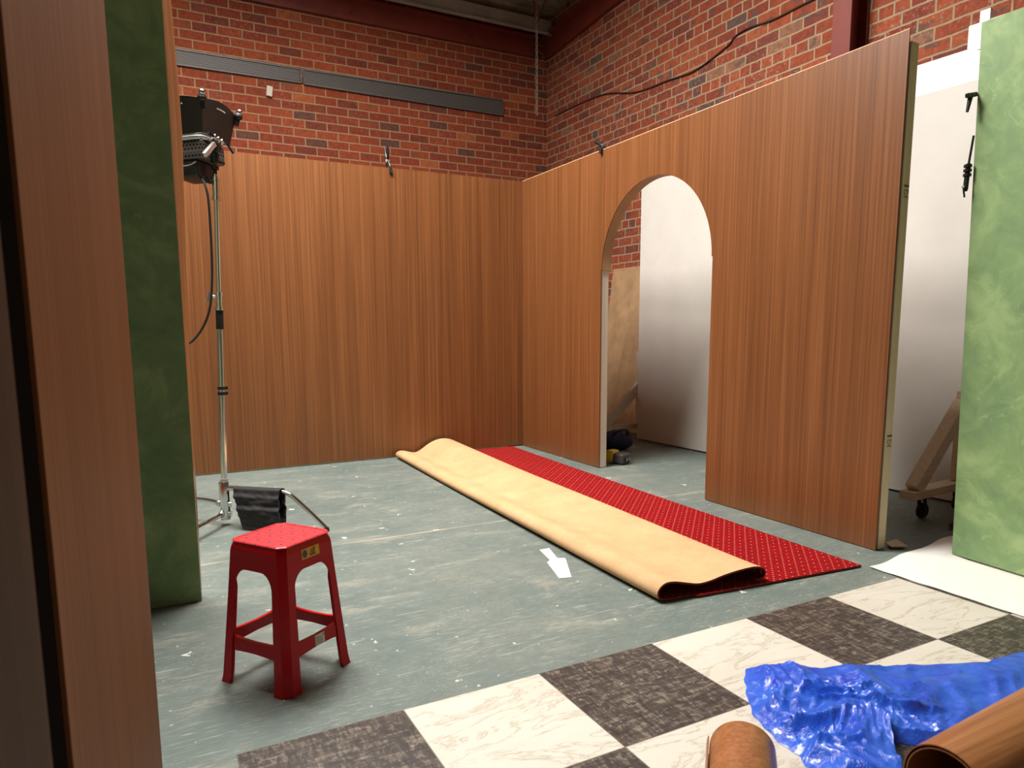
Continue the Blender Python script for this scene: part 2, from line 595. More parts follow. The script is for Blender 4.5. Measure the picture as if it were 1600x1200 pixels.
M['vent'] = mat_perf('perforated_steel', 'x', 0.022, 0.33, (104, 98, 94), (30, 26, 25), 0.55, 0.1)
M['vent_frame'] = mat_plain('grey_vent_frame', (100, 95, 91), 0.5, 0.1)

# ------------------------------------------------------------------ setting
BY, RX = 8.18, 4.852          # brick faces
LX, FY = -4.0, -3.0
def roof_z(y):
    return 4.93 + (BY - y) * 0.063

b = B()
box(b, (LX, FY, -0.2), (RX + 0.2, BY + 0.2, 0))
struct('floor', b, M['floor'], 'grey green painted concrete floor with scuffs and white paint specks', 'floor')
b = B()
box(b, (LX - 0.2, BY, 0), (RX + 0.2, BY + 0.2, 5.9))
struct('wall_back', b, M['brick_back'], 'red brick back wall above the long brown set wall', 'wall')
b = B()
box(b, (RX, FY, 0), (RX + 0.2, BY, 5.9))
struct('wall_right', b, M['brick_side'], 'rough red brick side wall above the arched set wall', 'wall')
b = B()
box(b, (LX - 0.2, FY, 0), (LX, BY, 5.9))
struct('wall_left', b, M['dark_wall'], 'dark plain wall at the left of the room', 'wall')
b = B()
box(b, (LX - 0.2, FY - 0.2, 0), (RX + 0.2, FY, 5.9))
struct('wall_front', b, M['dark_wall'], 'dark plain wall behind the viewer', 'wall')

SKY = [(-0.8, 0.35), (0.6, 1.75)]       # skylight openings in x
SY0, SY1 = 3.3, 5.2
def roof_piece(b, x0, x1, y0, y1):
    vs = box(b, (x0, y0, 0), (x1, y1, 0.08))
    for v in vs:
        v.co.z += roof_z(v.co.y)
b = B()
roof_piece(b, LX - .2, RX + .2, SY1, BY + .2)
roof_piece(b, LX - .2, RX + .2, FY - .2, SY0)
xs = [LX - .2] + [q for p in SKY for q in p] + [RX + .2]
for i in range(0, len(xs), 2):
    roof_piece(b, xs[i], xs[i + 1], SY0, SY1)
# shallow corrugations of the lining
for k in range(60):
    y = BY - 0.15 - k * 0.075
    if y < SY1 + 0.1:
        break
    beam(b, (LX, y, roof_z(y)), (RX, y, roof_z(y)), 0.03, 0.016)
struct('ceiling', b, M['roof'], 'sloping grey brown roof lining under the rafters', 'ceiling')

# eaves beam along the back wall
def ibeam(b, a, c, h, w, tf=0.014, tw=0.01, up=V((0, 0, 1))):
    a, c = V(a), V(c)
    up = V(up)
    beam(b, a + up * (h / 2 - tf / 2), c + up * (h / 2 - tf / 2), w, tf, up)
    beam(b, a - up * (h / 2 - tf / 2), c - up * (h / 2 - tf / 2), w, tf, up)
    beam(b, a, c, tw, h, up)
b = B()
box(b, (LX, BY - 0.05, 4.45), (RX - 0.16, BY, 4.66))
box(b, (LX, BY - 0.11, 4.655), (RX - 0.16, BY, 4.675))
for x in (2.34, 3.80, 0.9):
    cyl(b, (x, BY - 0.05, 4.53), (x, BY - 0.075, 4.53), 0.02, 0.014, 10)
tag(obj('trim_1', b, M['steel_red']), 'dark red steel eaves beam along the top of the back brick wall', 'beam', kind='structure')
b = B()
vs = box(b, (RX - 0.05, FY, -0.11), (RX, BY, 0.11))
for v in vs:
    v.co.z += 4.56 + (BY - v.co.y) * 0.063
vs = box(b, (RX - 0.12, FY, 0.105), (RX, BY, 0.125))
for v in vs:
    v.co.z += 4.56 + (BY - v.co.y) * 0.063
for y in (7.55, 5.6):
    z = 4.53 + (BY - y) * 0.063
    cyl(b, (RX - 0.05, y, z), (RX - 0.075, y, z), 0.02, 0.014, 10)
tag(obj('trim_2', b, M['steel_red']), 'dark red steel rafter climbing along the side brick wall', 'beam', kind='structure')
# galvanised purlins
b = B()
box(b, (LX, 7.96, 4.655), (RX - 0.06, 7.975, 4.83))
box(b, (LX, 7.90, 4.655), (RX - 0.13, 7.975, 4.667))
tag(obj('purlin', b, M['steel_grey']), 'galvanised steel purlin just above the dark red eaves beam', 'purlin', kind='structure')
for k, y in enumerate((6.4, 5.0)):
    b = B()
    z = roof_z(y) - 0.17
    box(b, (LX, y, z), (RX - 0.13, y + 0.015, z + 0.165))
    box(b, (LX, y - 0.06, z), (RX - 0.13, y + 0.015, z + 0.012))
    tag(obj('purlin', b, M['steel_grey']), ['galvanised roof purlin second from the back brick wall', 'galvanised roof purlin third from the back brick wall'][k], 'purlin', kind='structure')
b = B()
tube(b, [(4.62, 8.0, 4.72), (3.4, 6.2, 4.86)], 0.012, 8)
tag(obj('brace_rod', b, M['steel_red']), 'long thin dark diagonal brace rod under the roof at the corner', 'brace rod', kind='structure')
b = B()
tube(b, [(4.6, 8.02, 4.72), (4.28, 7.1, 4.86)], 0.007, 8)
tag(obj('brace_rod', b, M['steel_red']), 'short thin brace rod under the roof nearest the hanging chain', 'brace rod', kind='structure')

# red steel column on the side wall
t = thing('steel_column', (4.75, 3.69, 0), 'oxide red steel column standing against the side brick wall', 'column')
t['kind'] = 'structure'
b = B()
box(b, (4.652, 3.61, 0), (4.668, 3.765, 4.95))
obj('front_flange', b, M['steel_red'], t)
b = B()
box(b, (4.669, 3.682, 0), (4.832, 3.692, 4.95))
obj('web', b, M['steel_red'], t)
b = B()
box(b, (4.833, 3.61, 0), (4.85, 3.765, 4.95))
obj('rear_flange', b, M['steel_red'], t)

# skylights
for k, (x0, x1, y0, y1) in enumerate([(a, c, SY0, SY1) for a, c in SKY]):
    gl = NT('skylight_sheet_%d' % k, rough=0.6, color=(235, 235, 230))
    gl.b.inputs['Emission Color'].default_value = (1.0, 0.97, 0.92, 1)
    gl.b.inputs['Emission Strength'].default_value = 6.0
    b = B()
    vs = box(b, (x0 + 0.001, y0 + .001, 0.05), (x1 - 0.001, y1 - .001, 0.07))
    for v in vs:
        v.co.z += roof_z(v.co.y)
    tag(obj('window_%d' % (k + 1), b, gl.m), ['translucent roof skylight sheet nearer the left side', 'translucent roof skylight sheet nearer the arch'][k], 'skylight', kind='structure')

# perforated vent strips on the back wall
for x0, x1, z0, z1, z2, z3, lab in ((-0.6, 1.775, 3.714, 3.725, 3.865, 3.862, 'long grey perforated vent strip on back brick wall, above the small cream detector'),
                                    (1.805, 4.21, 3.718, 3.703, 3.862, 3.880, 'long grey perforated vent strip on back brick wall, nearer the corner chain')):
    t = thing('vent_strip', (x0, BY, z0), lab, 'vent', 'perforated vent strips on the brick wall')
    f = lambda u, v, w: V((u, w, v))
    b = B()
    prism(b, [(x0 + .012, z0 + .012), (x1 - .012, z1 + .012), (x1 - .012, z3 - .012), (x0 + .012, z2 - .012)], f, BY - 0.022, BY - 0.001)
    obj('mesh_face', b, M['vent'], t)
    b = B()
    for (p, q) in (((x0, z0), (x1, z1)), ((x0, z2), (x1, z3))):
        beam(b, (p[0], BY - .016, p[1]), (q[0], BY - .016, q[1]), 0.03, 0.014)
    for (x, za, zb) in ((x0, z0, z2), (x1, z1, z3)):
        beam(b, (x, BY - .016, za), (x, BY - .016, zb), 0.014, 0.03, (0, 1, 0))
    obj('frame', b, M['vent_frame'], t)
b = B()
obox(b, (1.44, BY - 0.022, 3.588), (0.03, 0.02, 0.052), Matrix.Rotation(0.12, 3, 'Y'))
bevel(b, 0.006)
tag(obj('wall_detector', b, M['sensor']), 'small cream detector box on back brick wall below the vent strip', 'sensor')

# chain hanging in the corner
b = B()
cx, cy = 4.318, 7.5
z = 3.575
k = 0
while z < roof_z(7.5) - 0.02:
    ring = []
    for i in range(17):
        a = 2 * PI * i / 16
        off = 0.0125 * math.cos(a)
        p = (cx + off, cy, z + 0.024 * math.sin(a)) if k % 2 == 0 else (cx, cy + off, z + 0.024 * math.sin(a))
        ring.append(p)
    tube(b, ring, 0.0045, 6)
    z += 0.038
    k += 1
tag(obj('hanging_chain', b, M['chain'], smooth=True), 'pale steel chain hanging from the roof in the brick corner', 'chain')

# thin cable on the side wall
b = B()
pts = [(7.94, 3.721), (7.47, 3.72), (6.88, 3.688), (6.31, 3.55), (5.80, 3.52), (5.42, 3.497), (5.02, 3.576), (4.93, 3.626), (4.78, 3.643), (4.50, 3.615), (4.22, 3.621), (3.9, 3.62)]
tube(b, smooth_path([(RX - 0.012, y, z) for y, z in pts], 6), 0.007, 6)
tag(obj('wall_cable', b, mat_plain('dark_cable', (58, 30, 24), 0.6)), 'thin dark cable sagging across the side brick wall', 'cable')

# ------------------------------------------------------------------ set walls
XC, YC = 3.177, 5.78
XE = XC + 0.008
# long back flat
t = thing('set_wall_flat', (1.2, YC, 0), 'long teak laminate set wall along the back, behind the light stand', 'set wall')
b = B()
box(b, (-0.62, YC, 0.012), (XC, YC + 0.006, 2.404))
obj('laminate_face', b, M['wood'], t)
b = B()
for x in (-0.6, 0.3, 1.2, 2.1, 3.0):
    box(b, (x - 0.02, YC + 0.008, 0.002), (x + 0.02, YC + 0.078, 2.36))
for z in (0.002, 1.18, 2.32):
    for x in (-0.58, 0.32, 1.22, 2.12):
        box(b, (x, YC + 0.009, z), (x + 0.86, YC + 0.077, z + 0.04))
obj('timber_frame', b, M['pine'], t)

# arched flat
AY, AR, AZ = 3.947, 0.593, 1.535
Y0 = YC - 3.623      # near end
t = thing('arched_set_wall', (XC, 3.95, 0), 'teak laminate set wall pierced by a round topped doorway arch', 'set wall')
def arch_outline(r, n=40):
    return [(AY + r * math.cos(a), AZ + r * math.sin(a)) for a in [PI * k / n for k in range(n + 1)]]
fx = lambda u, v, w: V((w, u, v))
b = B()
arc = arch_outline(AR - 0.009)            # from far (Y+) to near (Y-)
poly = [(YC - .002, 0.004), (YC - .002, 2.404), (Y0, 2.43), (Y0, 0.004), (AY - AR, 0.004), (AY - AR, AZ)] + arc[::-1] + [(AY + AR, AZ), (AY + AR, 0.004)]
prism(b, poly, fx, XC, XC + 0.006)
obj('laminate_face', b, M['wood'], t)
# pale raw edge of the sheet along the top
b = B()
prism(b, [(YC - .002, 2.4045), (Y0, 2.4305), (Y0, 2.4345), (YC - .002, 2.4085)], fx, XC + 0.0005, XC + 0.0055)
obj('top_edge', b, M['edge_pale'], t)
# end stud; a dark strip paints the shade behind the sheet
b = B()
box(b, (XC + 0.022, Y0 + 0.002, 0.003), (XC + 0.078, Y0 + 0.042, 2.385))
bevel(b, 0.003, 1)
st = obj('end_stud', b, M['pine'], t, label='pale pine end stud with a dark stamped mark')
for z0, chars in ((0.55, 'SZ'), (1.73, 'SZ')):
    cu = bpy.data.curves.new('stamp_text', 'FONT')
    cu.body = chars
    cu.size = 0.052
    cu.align_x = 'CENTER'
    tmp = bpy.data.objects.new('stamp_tmp', cu)
    COL.objects.link(tmp)
    dg = bpy.context.evaluated_depsgraph_get()
    me = bpy.data.meshes.new_from_object(tmp.evaluated_get(dg))
    bpy.data.objects.remove(tmp)
    b = B()
    b.from_mesh(me)
    bmesh.ops.transform(b, matrix=Matrix.Translation((XC + 0.053, Y0 + 0.0012, z0 - 0.03)) @ Matrix.Rotation(PI / 2, 4, 'X') @ Matrix.Diagonal((0.62, 1, 1, 1)), verts=b.verts)
    box(b, (XC + 0.036, Y0 + 0.0008, z0 + 0.018), (XC + 0.072, Y0 + 0.0018, z0 + 0.028))
    obj('stamp', b, M['stamp'], st)
b = B()
box(b, (XC + 0.008, Y0 + 0.012, 0.003), (XC + 0.02, Y0 + 0.03, 2.40))
obj('gap_shade_strip', b, M['dark_gap'], t)
# rest of the frame
b = B()
for y in (YC - 0.05, 5.1, 2.75):
    box(b, (XC + 0.010, y - 0.02, 0.003), (XC + 0.075, y + 0.02, 2.36))
for (ya, yb) in ((Y0 + 0.05, 2.72), (2.78, 3.30), (4.60, 5.07), (5.13, 5.70)):
    for z in (0.003, 1.2, 2.31):
        box(b, (XC + 0.011, ya, z), (XC + 0.074, yb, z + 0.04))
box(b, (XC + 0.011, 3.35, 2.31), (XC + 0.074, 4.55, 2.35))
obj('timber_frame', b, M['pine'], t)
for s, nm in ((1, 'far'), (-1, 'near')):
    b = B()
    y = AY + s * (AR + 0.004)
    box(b, (XC + 0.012, min(y, y + s * 0.04), 0.003), (XC + 0.076, max(y, y + s * 0.04), AZ))
    bevel(b, 0.002, 1)
    obj('door_jamb', b, M['pine_pale'], t, label='pale primed pine door jamb')
# curved lining of the arch
b = B()
o_, i_ = arch_outline(AR - 0.001), arch_outline(AR - 0.0092)
prism(b, o_ + i_[::-1], fx, XC + 0.0065, XC + 0.086)
obj('arch_lining', b, M['edge_tan'], t, smooth=0.4)

# white flats beyond the arch
t = thing('white_set_wall', (4.43, 4.0, 0), 'tall white set wall standing behind the arched wall, seen through the arch', 'set wall')
def wx(y):
    return 4.331 + (5.53 - y) * 0.0455
f = lambda u, v, w: V((wx(u) + w, u, v))
b = B()
prism(b, [(5.54, 0.014), (5.54, 2.53), (1.9, 2.53), (1.9, 0.014)], f, 0.0, 0.012)
for (y, z) in ((5.40, 2.268), (5.37, 2.232)):
    p = f(y, z, 0)
    cyl(b, p + V((0.004, 0, 0)), p + V((-0.0008, 0, 0)), 0.006, 0.006, 8)
pan = obj('main_panel', b, M['white'], t)
b = B()
prism(b, [(5.54, 2.531), (5.54, 2.72), (1.9, 2.72), (1.9, 2.531)], f, 0.001, 0.012)
obj('header_panel', b, M['white_gloss'], t)
b = B()
prism(b, [(2.66, 2.721), (2.66, 2.85), (1.9, 2.85), (1.9, 2.721)], f, 0.002, 0.02)
prism(b, [(2.60, 2.851), (2.60, 2.91), (2.545, 2.91), (2.545, 2.851)], f, -0.002, 0.03)
prism(b, [(2.60, 2.70), (2.60, 2.851), (2.545, 2.851), (2.545, 2.70)], f, -0.004, -0.0005)
obj('top_batten', b, M['white_gloss'], t)
b = B()
for y in (5.5, 4.6, 3.4, 2.2):
    prism(b, [(y - .02, 0.01), (y - .02, 2.5), (y + .02, 2.5), (y + .02, 0.01)], f, 0.013, 0.08)
obj('timber_frame', b, M['pine_brace'], t)
# its rolling brace at the far end
b = B()
beam(b, (3.955, 5.62, 0.125), (4.62, 5.62, 0.125), 0.045, 0.05)
obj('brace_base', b, M['pine_brace'], t)
b = B()
beam(b, (3.985, 5.62, 0.155), (4.42, 5.62, 0.53), 0.044, 0.09, (0, 0, 1))
obj('brace_diagonal', b, M['pine_brace'], t)
b = B()
box(b, (4.385, 5.600, 0.16), (4.43, 5.64, 0.86))
obj('brace_post', b, M['pine_brace'], t)
for x in (4.05, 4.56):
    b = B()
    box(b, (x - .02, 5.607, 0.078), (x + .02, 5.633, 0.1))
    c = obj('caster', b, M['steel_grey'], t)
    b = B()
    cyl(b, (x + .01, 5.608, 0.04), (x + .01, 5.632, 0.04), 0.04, n=20)
    obj('wheel', b, M['rubber'], c)

# plywood sheets leaning on the side brick wall
t = tag(obj('plywood_sheet', B(), M['ply']), 'plain tan plywood sheet leaning on the brick wall, seen through the arch', 'plywood sheet')
b = bmesh.new()
prism(b, [(5.6, 0), (5.6, 1), (6.665, 1), (6.665, 0)], lambda u, v, w: V((4.60 + 0.235 * v + w, u, 0.003 + 1.748 * v)), 0, 0.012)
b.to_mesh(t.data); b.free()
t = tag(obj('plywood_sheet', B(), M['ply']), 'narrower plywood offcut leaning in front of the wider plywood sheet', 'plywood sheet')
b = bmesh.new()
prism(b, [(5.6, 0), (5.6, 1), (6.22, 1), (6.33, 0)], lambda u, v, w: V((4.575 + 0.225 * v + w, u, 0.003 + 1.72 * v)), 0, 0.012)
b.to_mesh(t.data); b.free()

# dark bundle and power tool on the floor behind the jamb
t = thing('tool_bag', (3.80, 5.15, 0), 'dark navy cloth tool bag slumped on the floor behind the arch', 'bag')
b = B()
ball(b, (3.80, 5.16, 0.085), (0.17, 0.12, 0.085), 28)
for v in b.verts:
    n = noise.noise(v.co * 14) * 0.03 + noise.noise(v.co * 31) * 0.014
    d = (v.co - V((3.80, 5.16, 0.06)))
    v.co += d.normalized() * n
    v.co.z = max(0.004, v.co.z)
obj('bag_body', b, M['navy'], t, smooth=1.2)
b = B()
tube(b, smooth_path([(3.72, 5.10, 0.15), (3.75, 5.06, 0.19), (3.84, 5.06, 0.19), (3.88, 5.10, 0.14)], 6), 0.012, 8)
obj('bag_strap', b, M['black_matt'], t, smooth=True)
t = thing('power_tool_battery', (3.44, 4.60, 0), 'grey and yellow power tool battery lying beside the arch jamb', 'power tool')
b = B()
obox(b, (3.445, 4.60, 0.048), (0.062, 0.05, 0.042), Matrix.Rotation(0.35, 3, 'Z'))
bevel(b, 0.022, 4)
obj('casing', b, M['housing'], t, smooth=True)
b = B()
obox(b, (3.41, 4.68, 0.062), (0.05, 0.035, 0.045), Matrix.Rotation(0.35, 3, 'Z'))
bevel(b, 0.016, 3)
obj('yellow_shell', b, M['yellow'], t, smooth=True)
b = B()
R = Matrix.Rotation(0.35, 3, 'Z')
obox(b, V((3.445, 4.60, 0.045)) + R @ V((0.005, -0.052, 0)), (0.036, 0.006, 0.018), R)
bevel(b, 0.004, 1)
obj('contacts', b, M['black'], t)
for k in (-1, 1):
    b = B()
    obox(b, V((3.445, 4.60, 0.045)) + R @ V((0.005 + k * 0.018, -0.0595, 0)), (0.006, 0.0015, 0.012), R)
    obj('terminal', b, M['silver'], t)

# left green flat
t = thing('green_set_wall', (-0.4, 3.09, 0), 'narrow dark green painted set wall at the left, beside the light stand', 'set wall')
b = B()
box(b, (-1.0, 3.06, 0.003), (0.174, 3.066, 2.4))
obj('painted_face', b, M['green'], t)
b = B()
for x in (-0.98, -0.42, 0.12):
    box(b, (x, 3.0675, 0.003), (x + .04, 3.13, 2.39))
for z in (0.003, 1.2, 2.34):
    for x in (-0.935, -0.375):
        box(b, (x, 3.068, z), (x + .51, 3.129, z + 0.04))
obj('timber_frame', b, M['pine'], t)
b = B()
ed = [(0.0, 0.181), (0.45, 0.186), (0.9, 0.191), (1.25, 0.200), (1.63, 0.212), (1.87, 0.219), (2.06, 0.217), (2.2, 0.213), (2.4, 0.208)]
N = 36
L = []
for k in range(N + 1):
    z = 0.003 + 2.397 * k / N
    for (a, c) in zip(ed, ed[1:]):
        if a[0] <= z <= c[0] + 1e-6:
            x = a[1] + (c[1] - a[1]) * (z - a[0]) / (c[0] - a[0])
    L.append([b.verts.new(p) for p in ((0.1755, 3.061, z), (x - 0.006, 3.108, z), (x, 3.13, z), (0.1755, 3.134, z))])
for p, q in zip(L, L[1:]):
    for k in range(4):
        b.faces.new((p[k], p[(k + 1) % 4], q[(k + 1) % 4], q[k]))
b.faces.new(L[0]); b.faces.new(L[-1])
obj('laminate_edge', b, mat_wood('edge_laminate', (150, 98, 62), (172, 116, 76), (190, 134, 92), rough=0.25), t, label='brown laminate edge strip, bowed at the top', smooth=0.5)

# right green flat with its rolling brace
t = thing('green_set_wall', (3.42, 1.2, 0), 'pale green mottled set wall at the right, standing on white sheeting', 'set wall')
gx = lambda y: 3.418 - (1.925 - y) * 0.093
f = lambda u, v, w: V((gx(u) + w, u, v))
b = B()
prism(b, [(1.925, 0.016), (1.985, 2.44), (0.2, 2.40), (0.2, 0.016)], f, 0.0, 0.012)
obj('painted_face', b, M['green'], t)
b = B()
for y in (1.89, 1.3, 0.7, 0.25):
    prism(b, [(y - .035, 0.016), (y - .035, 2.37), (y, 2.37), (y, 0.016)], f, 0.013, 0.075)
obj('timber_frame', b, M['pine'], t)
t = thing('rolling_brace', (4.05, 2.40, 0), 'triangular timber brace on casters between white wall and right green wall', 'brace')
b = B()
beam(b, (3.785, 2.40, 0.16), (4.37, 2.44, 0.16), 0.09, 0.045)
obj('brace_base', b, M['pine_brace'], t)
b = B()
beam(b, (3.845, 2.405, 0.187), (4.30, 2.43, 0.65), 0.07, 0.075, (0, 0, 1))
obj('brace_diagonal', b, M['pine_brace'], t)
b = B()
box(b, (4.285, 2.40, 0.185), (4.33, 2.46, 0.72))
obj('brace_post', b, M['pine_brace'], t)
for x, y in ((3.955, 2.42), (4.325, 2.435)):
    b = B()
    box(b, (x - .028, y - .028, 0.125), (x + .028, y + .028, 0.136))
    for s in (-1, 1):
        beam(b, (x, y + s * .017, 0.128), (x + .012, y + s * .017, 0.05), 0.004, 0.03, (1, 0, 0))
    c = obj('caster', b, M['black'], t)
    b = B()
    cyl(b, (x + .012, y - .013, 0.045), (x + .012, y + .013, 0.045), 0.044, n=24)
    bevel(b, 0.005, 2)
    obj('wheel', b, M['rubber'], c, smooth=True)

# foreground flats at the far left, seen almost edge on
def slab_flat(name, a, c, label, depth=0.07, mat=None):
    a, c = V((a[0], a[1], 0)), V((c[0], c[1], 0))
    d = (c - a).normalized()
    n = V((-d.y, d.x, 0))            # away from the viewer's side
    L = (c - a).length
    t = thing(name, (a + c) / 2, label, 'set wall')
    f = lambda u, v, w: a + d * u + n * v + V((0, 0, w))
    b = B()
    prism(b, [(0, 0), (L, 0), (L, 0.006), (0, 0.006)], f, 0.003, 2.4)
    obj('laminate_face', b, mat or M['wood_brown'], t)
    b = B()
    for u in (0.0, L / 2 - 0.02, L - 0.04):
        prism(b, [(u, 0.007), (u + 0.04, 0.007), (u + 0.04, depth), (u, depth)], f, 0.003, 2.39)
    for z in (0.003, 1.2, 2.34):
        for u0, u1 in ((0.041, L / 2 - 0.021), (L / 2 + 0.021, L - 0.041)):
            prism(b, [(u0, 0.008), (u1, 0.008), (u1, depth - .001), (u0, depth - .001)], f, z, z + 0.04)
    obj('timber_frame', b, M['dark_gap'], t)  # frame coloured dark to paint in the shade of the gap
slab_flat('brown_set_wall', (-0.099, 0.95), (-0.008, 1.85), 'tall brown laminate set wall close by at far left, seen nearly edge on')
slab_flat('brown_set_wall', (-0.26, 0.30), (-0.113, 0.90), 'dark brown set wall cut off by the left edge of the photo', 0.07, mat_wood('dark_laminate', (66, 46, 34), (78, 55, 41), (90, 64, 48), rough=0.6))

# ------------------------------------------------------------------ floor coverings
TL, OX, OY = 0.457, 0.1653, 1.862
b = B()
box(b, (OX, OY - TL * 7, 0.0005), (OX + TL * 7, OY, 0.004))
tag(obj('chequered_vinyl_mat', b, mat_checker(TL, OX, OY)), 'black and white marble chequered vinyl laid over the concrete floor', 'floor covering')

# white sheeting under the green flat
def sheet_h(x, y):
    back = max(0.0, 1 - abs(y - 2.0) / 0.16)
    h = 0.0065 + 0.022 * back * max(0, min(1, (x - 3.05) * 2.2)) * (0.55 + 0.45 * math.sin(x * 9 + 1))
    if x < 3.36 or y > 1.95:
        h += 0.004 * (noise.noise(V((x * 5, y * 9, 0))) + 0.6)
    return max(h, 0.0062) if not (gx(y) - 0.02 < x < gx(y) + 0.1 and y < 1.94) else min(h, 0.0125)
b = B()
def sheet_pt(u, v):
    x0 = 2.915 + 0.012 * v
    y = 0.25 + v * 1.76
    x = x0 + u * 0.93
    y += v * (0.10 * u - 0.012 * math.sin(u * 14))
    return V((x, y, sheet_h(x, y)))
grid(b, sheet_pt, 60, 90)
ext = bmesh.ops.extrude_face_region(b, geom=b.faces[:])
for v in [e for e in ext['geom'] if isinstance(e, bmesh.types.BMVert)]:
    v.co.z -= 0.0022
tag(obj('white_sheeting', b, M['white_gloss'], smooth=0.7), 'thick white sheeting on the floor under the right green set wall', 'sheeting')

# carpet folded over on itself
near = [(2.900, .008), (2.6, .008), (2.3, .008), (2.0, .008), (1.85, .009), (1.815, .014), (1.800, .032), (1.806, .056), (1.835, .076), (1.88, .076), (1.94, .062), (2.0, .050), (2.06, .054), (2.12, .066), (2.19, .076), (2.26, .081), (2.31, .079), (2.345, .064), (2.352, .042), (2.335, .026), (2.30, .022)]
far = [(3.040, .008), (2.72, .008), (2.42, .008), (2.12, .008), (1.965, .009), (1.93, .013), (1.914, .028), (1.920, .048), (1.950, .060), (1.99, .057), (2.04, .042), (2.09, .036), (2.14, .056), (2.20, .094), (2.26, .122), (2.32, .136), (2.39, .132), (2.45, .108), (2.475, .07), (2.47, .04), (2.44, .024)]
YN, YF = 2.085, 5.74
def resample(p, n):
    q = smooth_path([(a, 0, c) for a, c in p], 8)
    d = [0]
    for i in range(1, len(q)):
        d.append(d[-1] + (q[i] - q[i - 1]).length)
    out = []
    j = 0
    for k in range(n + 1):
        s = d[-1] * k / n
        while j < len(d) - 2 and d[j + 1] < s:
            j += 1
        w = (s - d[j]) / max(1e-9, d[j + 1] - d[j])
        out.append(q[j].lerp(q[j + 1], w))
    return out
NS, NY = 110, 60
pn, pf = resample(near, NS), resample(far, NS)
def carp(i, j, off):
    def at(i, v):
        i = max(0, min(NS, i))
        a = pn[i].lerp(pf[i], v ** 1.25)
        s = i / NS
        skew = YN - 0.052 + 0.085 * (2.9 - a.x) if s < 0.52 else YN - 0.052 + 0.085 * (2.9 - a.x) + 0.02
        y = skew + (YF - 0.01 * s - skew) * v
        if s > 0.55:
            a = a.copy()
            a.z += 0.004 * math.sin(v * 7 + s * 20) * math.sin(PI * v)
        return V((a.x, y, a.z))
    v = j / NY
    p = at(i, v)
    d = at(i + 1, v) - at(i - 1, v)
    n = V((d.z, 0, -d.x)).normalized()     # pile side: up on the flat part (path runs towards -x)
    return p + n * off
t = thing('carpet', (2.4, 3.9, 0), 'red dotted carpet runner folded over to show its beige backing', 'carpet')
TH = 0.0042
b = B()
grid(b, lambda u, v: carp(round(u * NS), round(v * NY), TH), NS, NY)
obj('pile', b, M['carpet'], t, smooth=1.5)
b = B()
grid(b, lambda u, v: carp(round(u * NS), round(v * NY), -TH), NS, NY)
obj('backing', b, M['backing'], t, smooth=1.5)
b = B()
for j in (0, NY):
    vs = [[b.verts.new(carp(i, j, o)) for o in (TH, -TH)] for i in range(NS + 1)]
    for p, q in zip(vs, vs[1:]):
        b.faces.new((p[0], p[1], q[1], q[0]))
for i in (0, NS):
    vs = [[b.verts.new(carp(i, j, o)) for o in (TH, -TH)] for j in range(NY + 1)]
    for p, q in zip(vs, vs[1:]):
        b.faces.new((p[0], p[1], q[1], q[0]))
obj('edge_binding', b, M['binding'], t)

# paper scraps
b = B()
P = [(1.727, 2.972), (1.782, 2.972), (1.738, 2.82), (1.772, 2.802), (1.655, 2.565), (1.60, 2.58), (1.663, 2.79), (1.692, 2.812)]
prism(b, P, lambda u, v, w: V((u, v, w)), 0.0006, 0.0022)
for (x, y, a) in ((1.69, 2.70, .3), (1.71, 2.69, 1.9), (1.675, 2.65, .9)):
    pass
t = tag(obj('paper_scrap', b, M['paper']), 'white paper scrap on the concrete floor left of the carpet roll', 'paper')
b = B()
prism(b, [(3.268, 2.136), (3.345, 2.098), (3.404, 2.200), (3.30, 2.19)], lambda u, v, w: V((u, v, w)), 0.012, 0.017)
prism(b, [(3.30, 2.15), (3.335, 2.13), (3.38, 2.185), (3.31, 2.18)], lambda u, v, w: V((u, v, w)), 0.0005, 0.0118)
tag(obj('board_offcut', b, mat_plain('brown_card', (196, 172, 148), 0.7)), 'small brown board offcut on the floor at the end of the arched wall', 'offcut')
b = B()
ball(b, (3.93, 2.20, 0.022), (0.06, 0.03, 0.02), 14)
tag(obj('red_rag', b, mat_plain('dark_red_cloth', (96, 26, 22), 0.8), smooth=True), 'small dark red rag on the floor behind the right green wall', 'rag')

# ------------------------------------------------------------------ spring clamps
def clamp(p, along, tilt, label, L=0.075, roll=0.0):
    """spring clamp gripping the top edge of a flat; p = top of the edge, along = unit vector across the flat"""
    a = V(along)
    s = V((0, 0, 1)).cross(a)
    t = thing('spring_clamp', p, label, 'clamp', 'black spring clamps on the set walls')
    up = (V((0, 0, 1)) * math.cos(tilt) + s * math.sin(tilt)).normalized()
    p = V(p)
    for k in (-1, 1):
        b = B()
        tube(b, smooth_path([p + a * k * 0.046 - up * 0.03, p + a * k * 0.044 + up * 0.012, p + a * k * 0.016 + up * 0.05, p - a * k * 0.02 + up * 0.10, p - a * k * 0.036 + up * 0.17 * L / 0.075], 5),
             lambda q: 0.008 + 0.004 * math.sin(q * PI), 8)
        obj('handle', b, M['black'], t, smooth=True)
        b = B()
        cyl(b, p + a * k * 0.043 - up * 0.03, p + a * k * 0.0415 - up * 0.03 + up * 0.004, 0.012, n=10)
        obox(b, p + a * k * 0.045 - up * 0.026, (0.012, 0.012, 0.016), Matrix.Identity(3))
        obj('jaw', b, M['rubber'], t)
    b = B()
    cyl(b, p + up * 0.062 - s * 0.014, p + up * 0.062 + s * 0.014, 0.013, n=14)
    obj('spring', b, M['steel_grey'], t)
clamp((1.945, YC + 0.038, 2.404), (0, 1, 0), 0.10, 'black spring clamp on top of the back set wall, above its middle')
clamp((XC + 0.036, 4.56, 2.42), (1, 0, 0), 0.85, 'black spring clamp tilted on top of the arched wall, near its arch', 0.05)
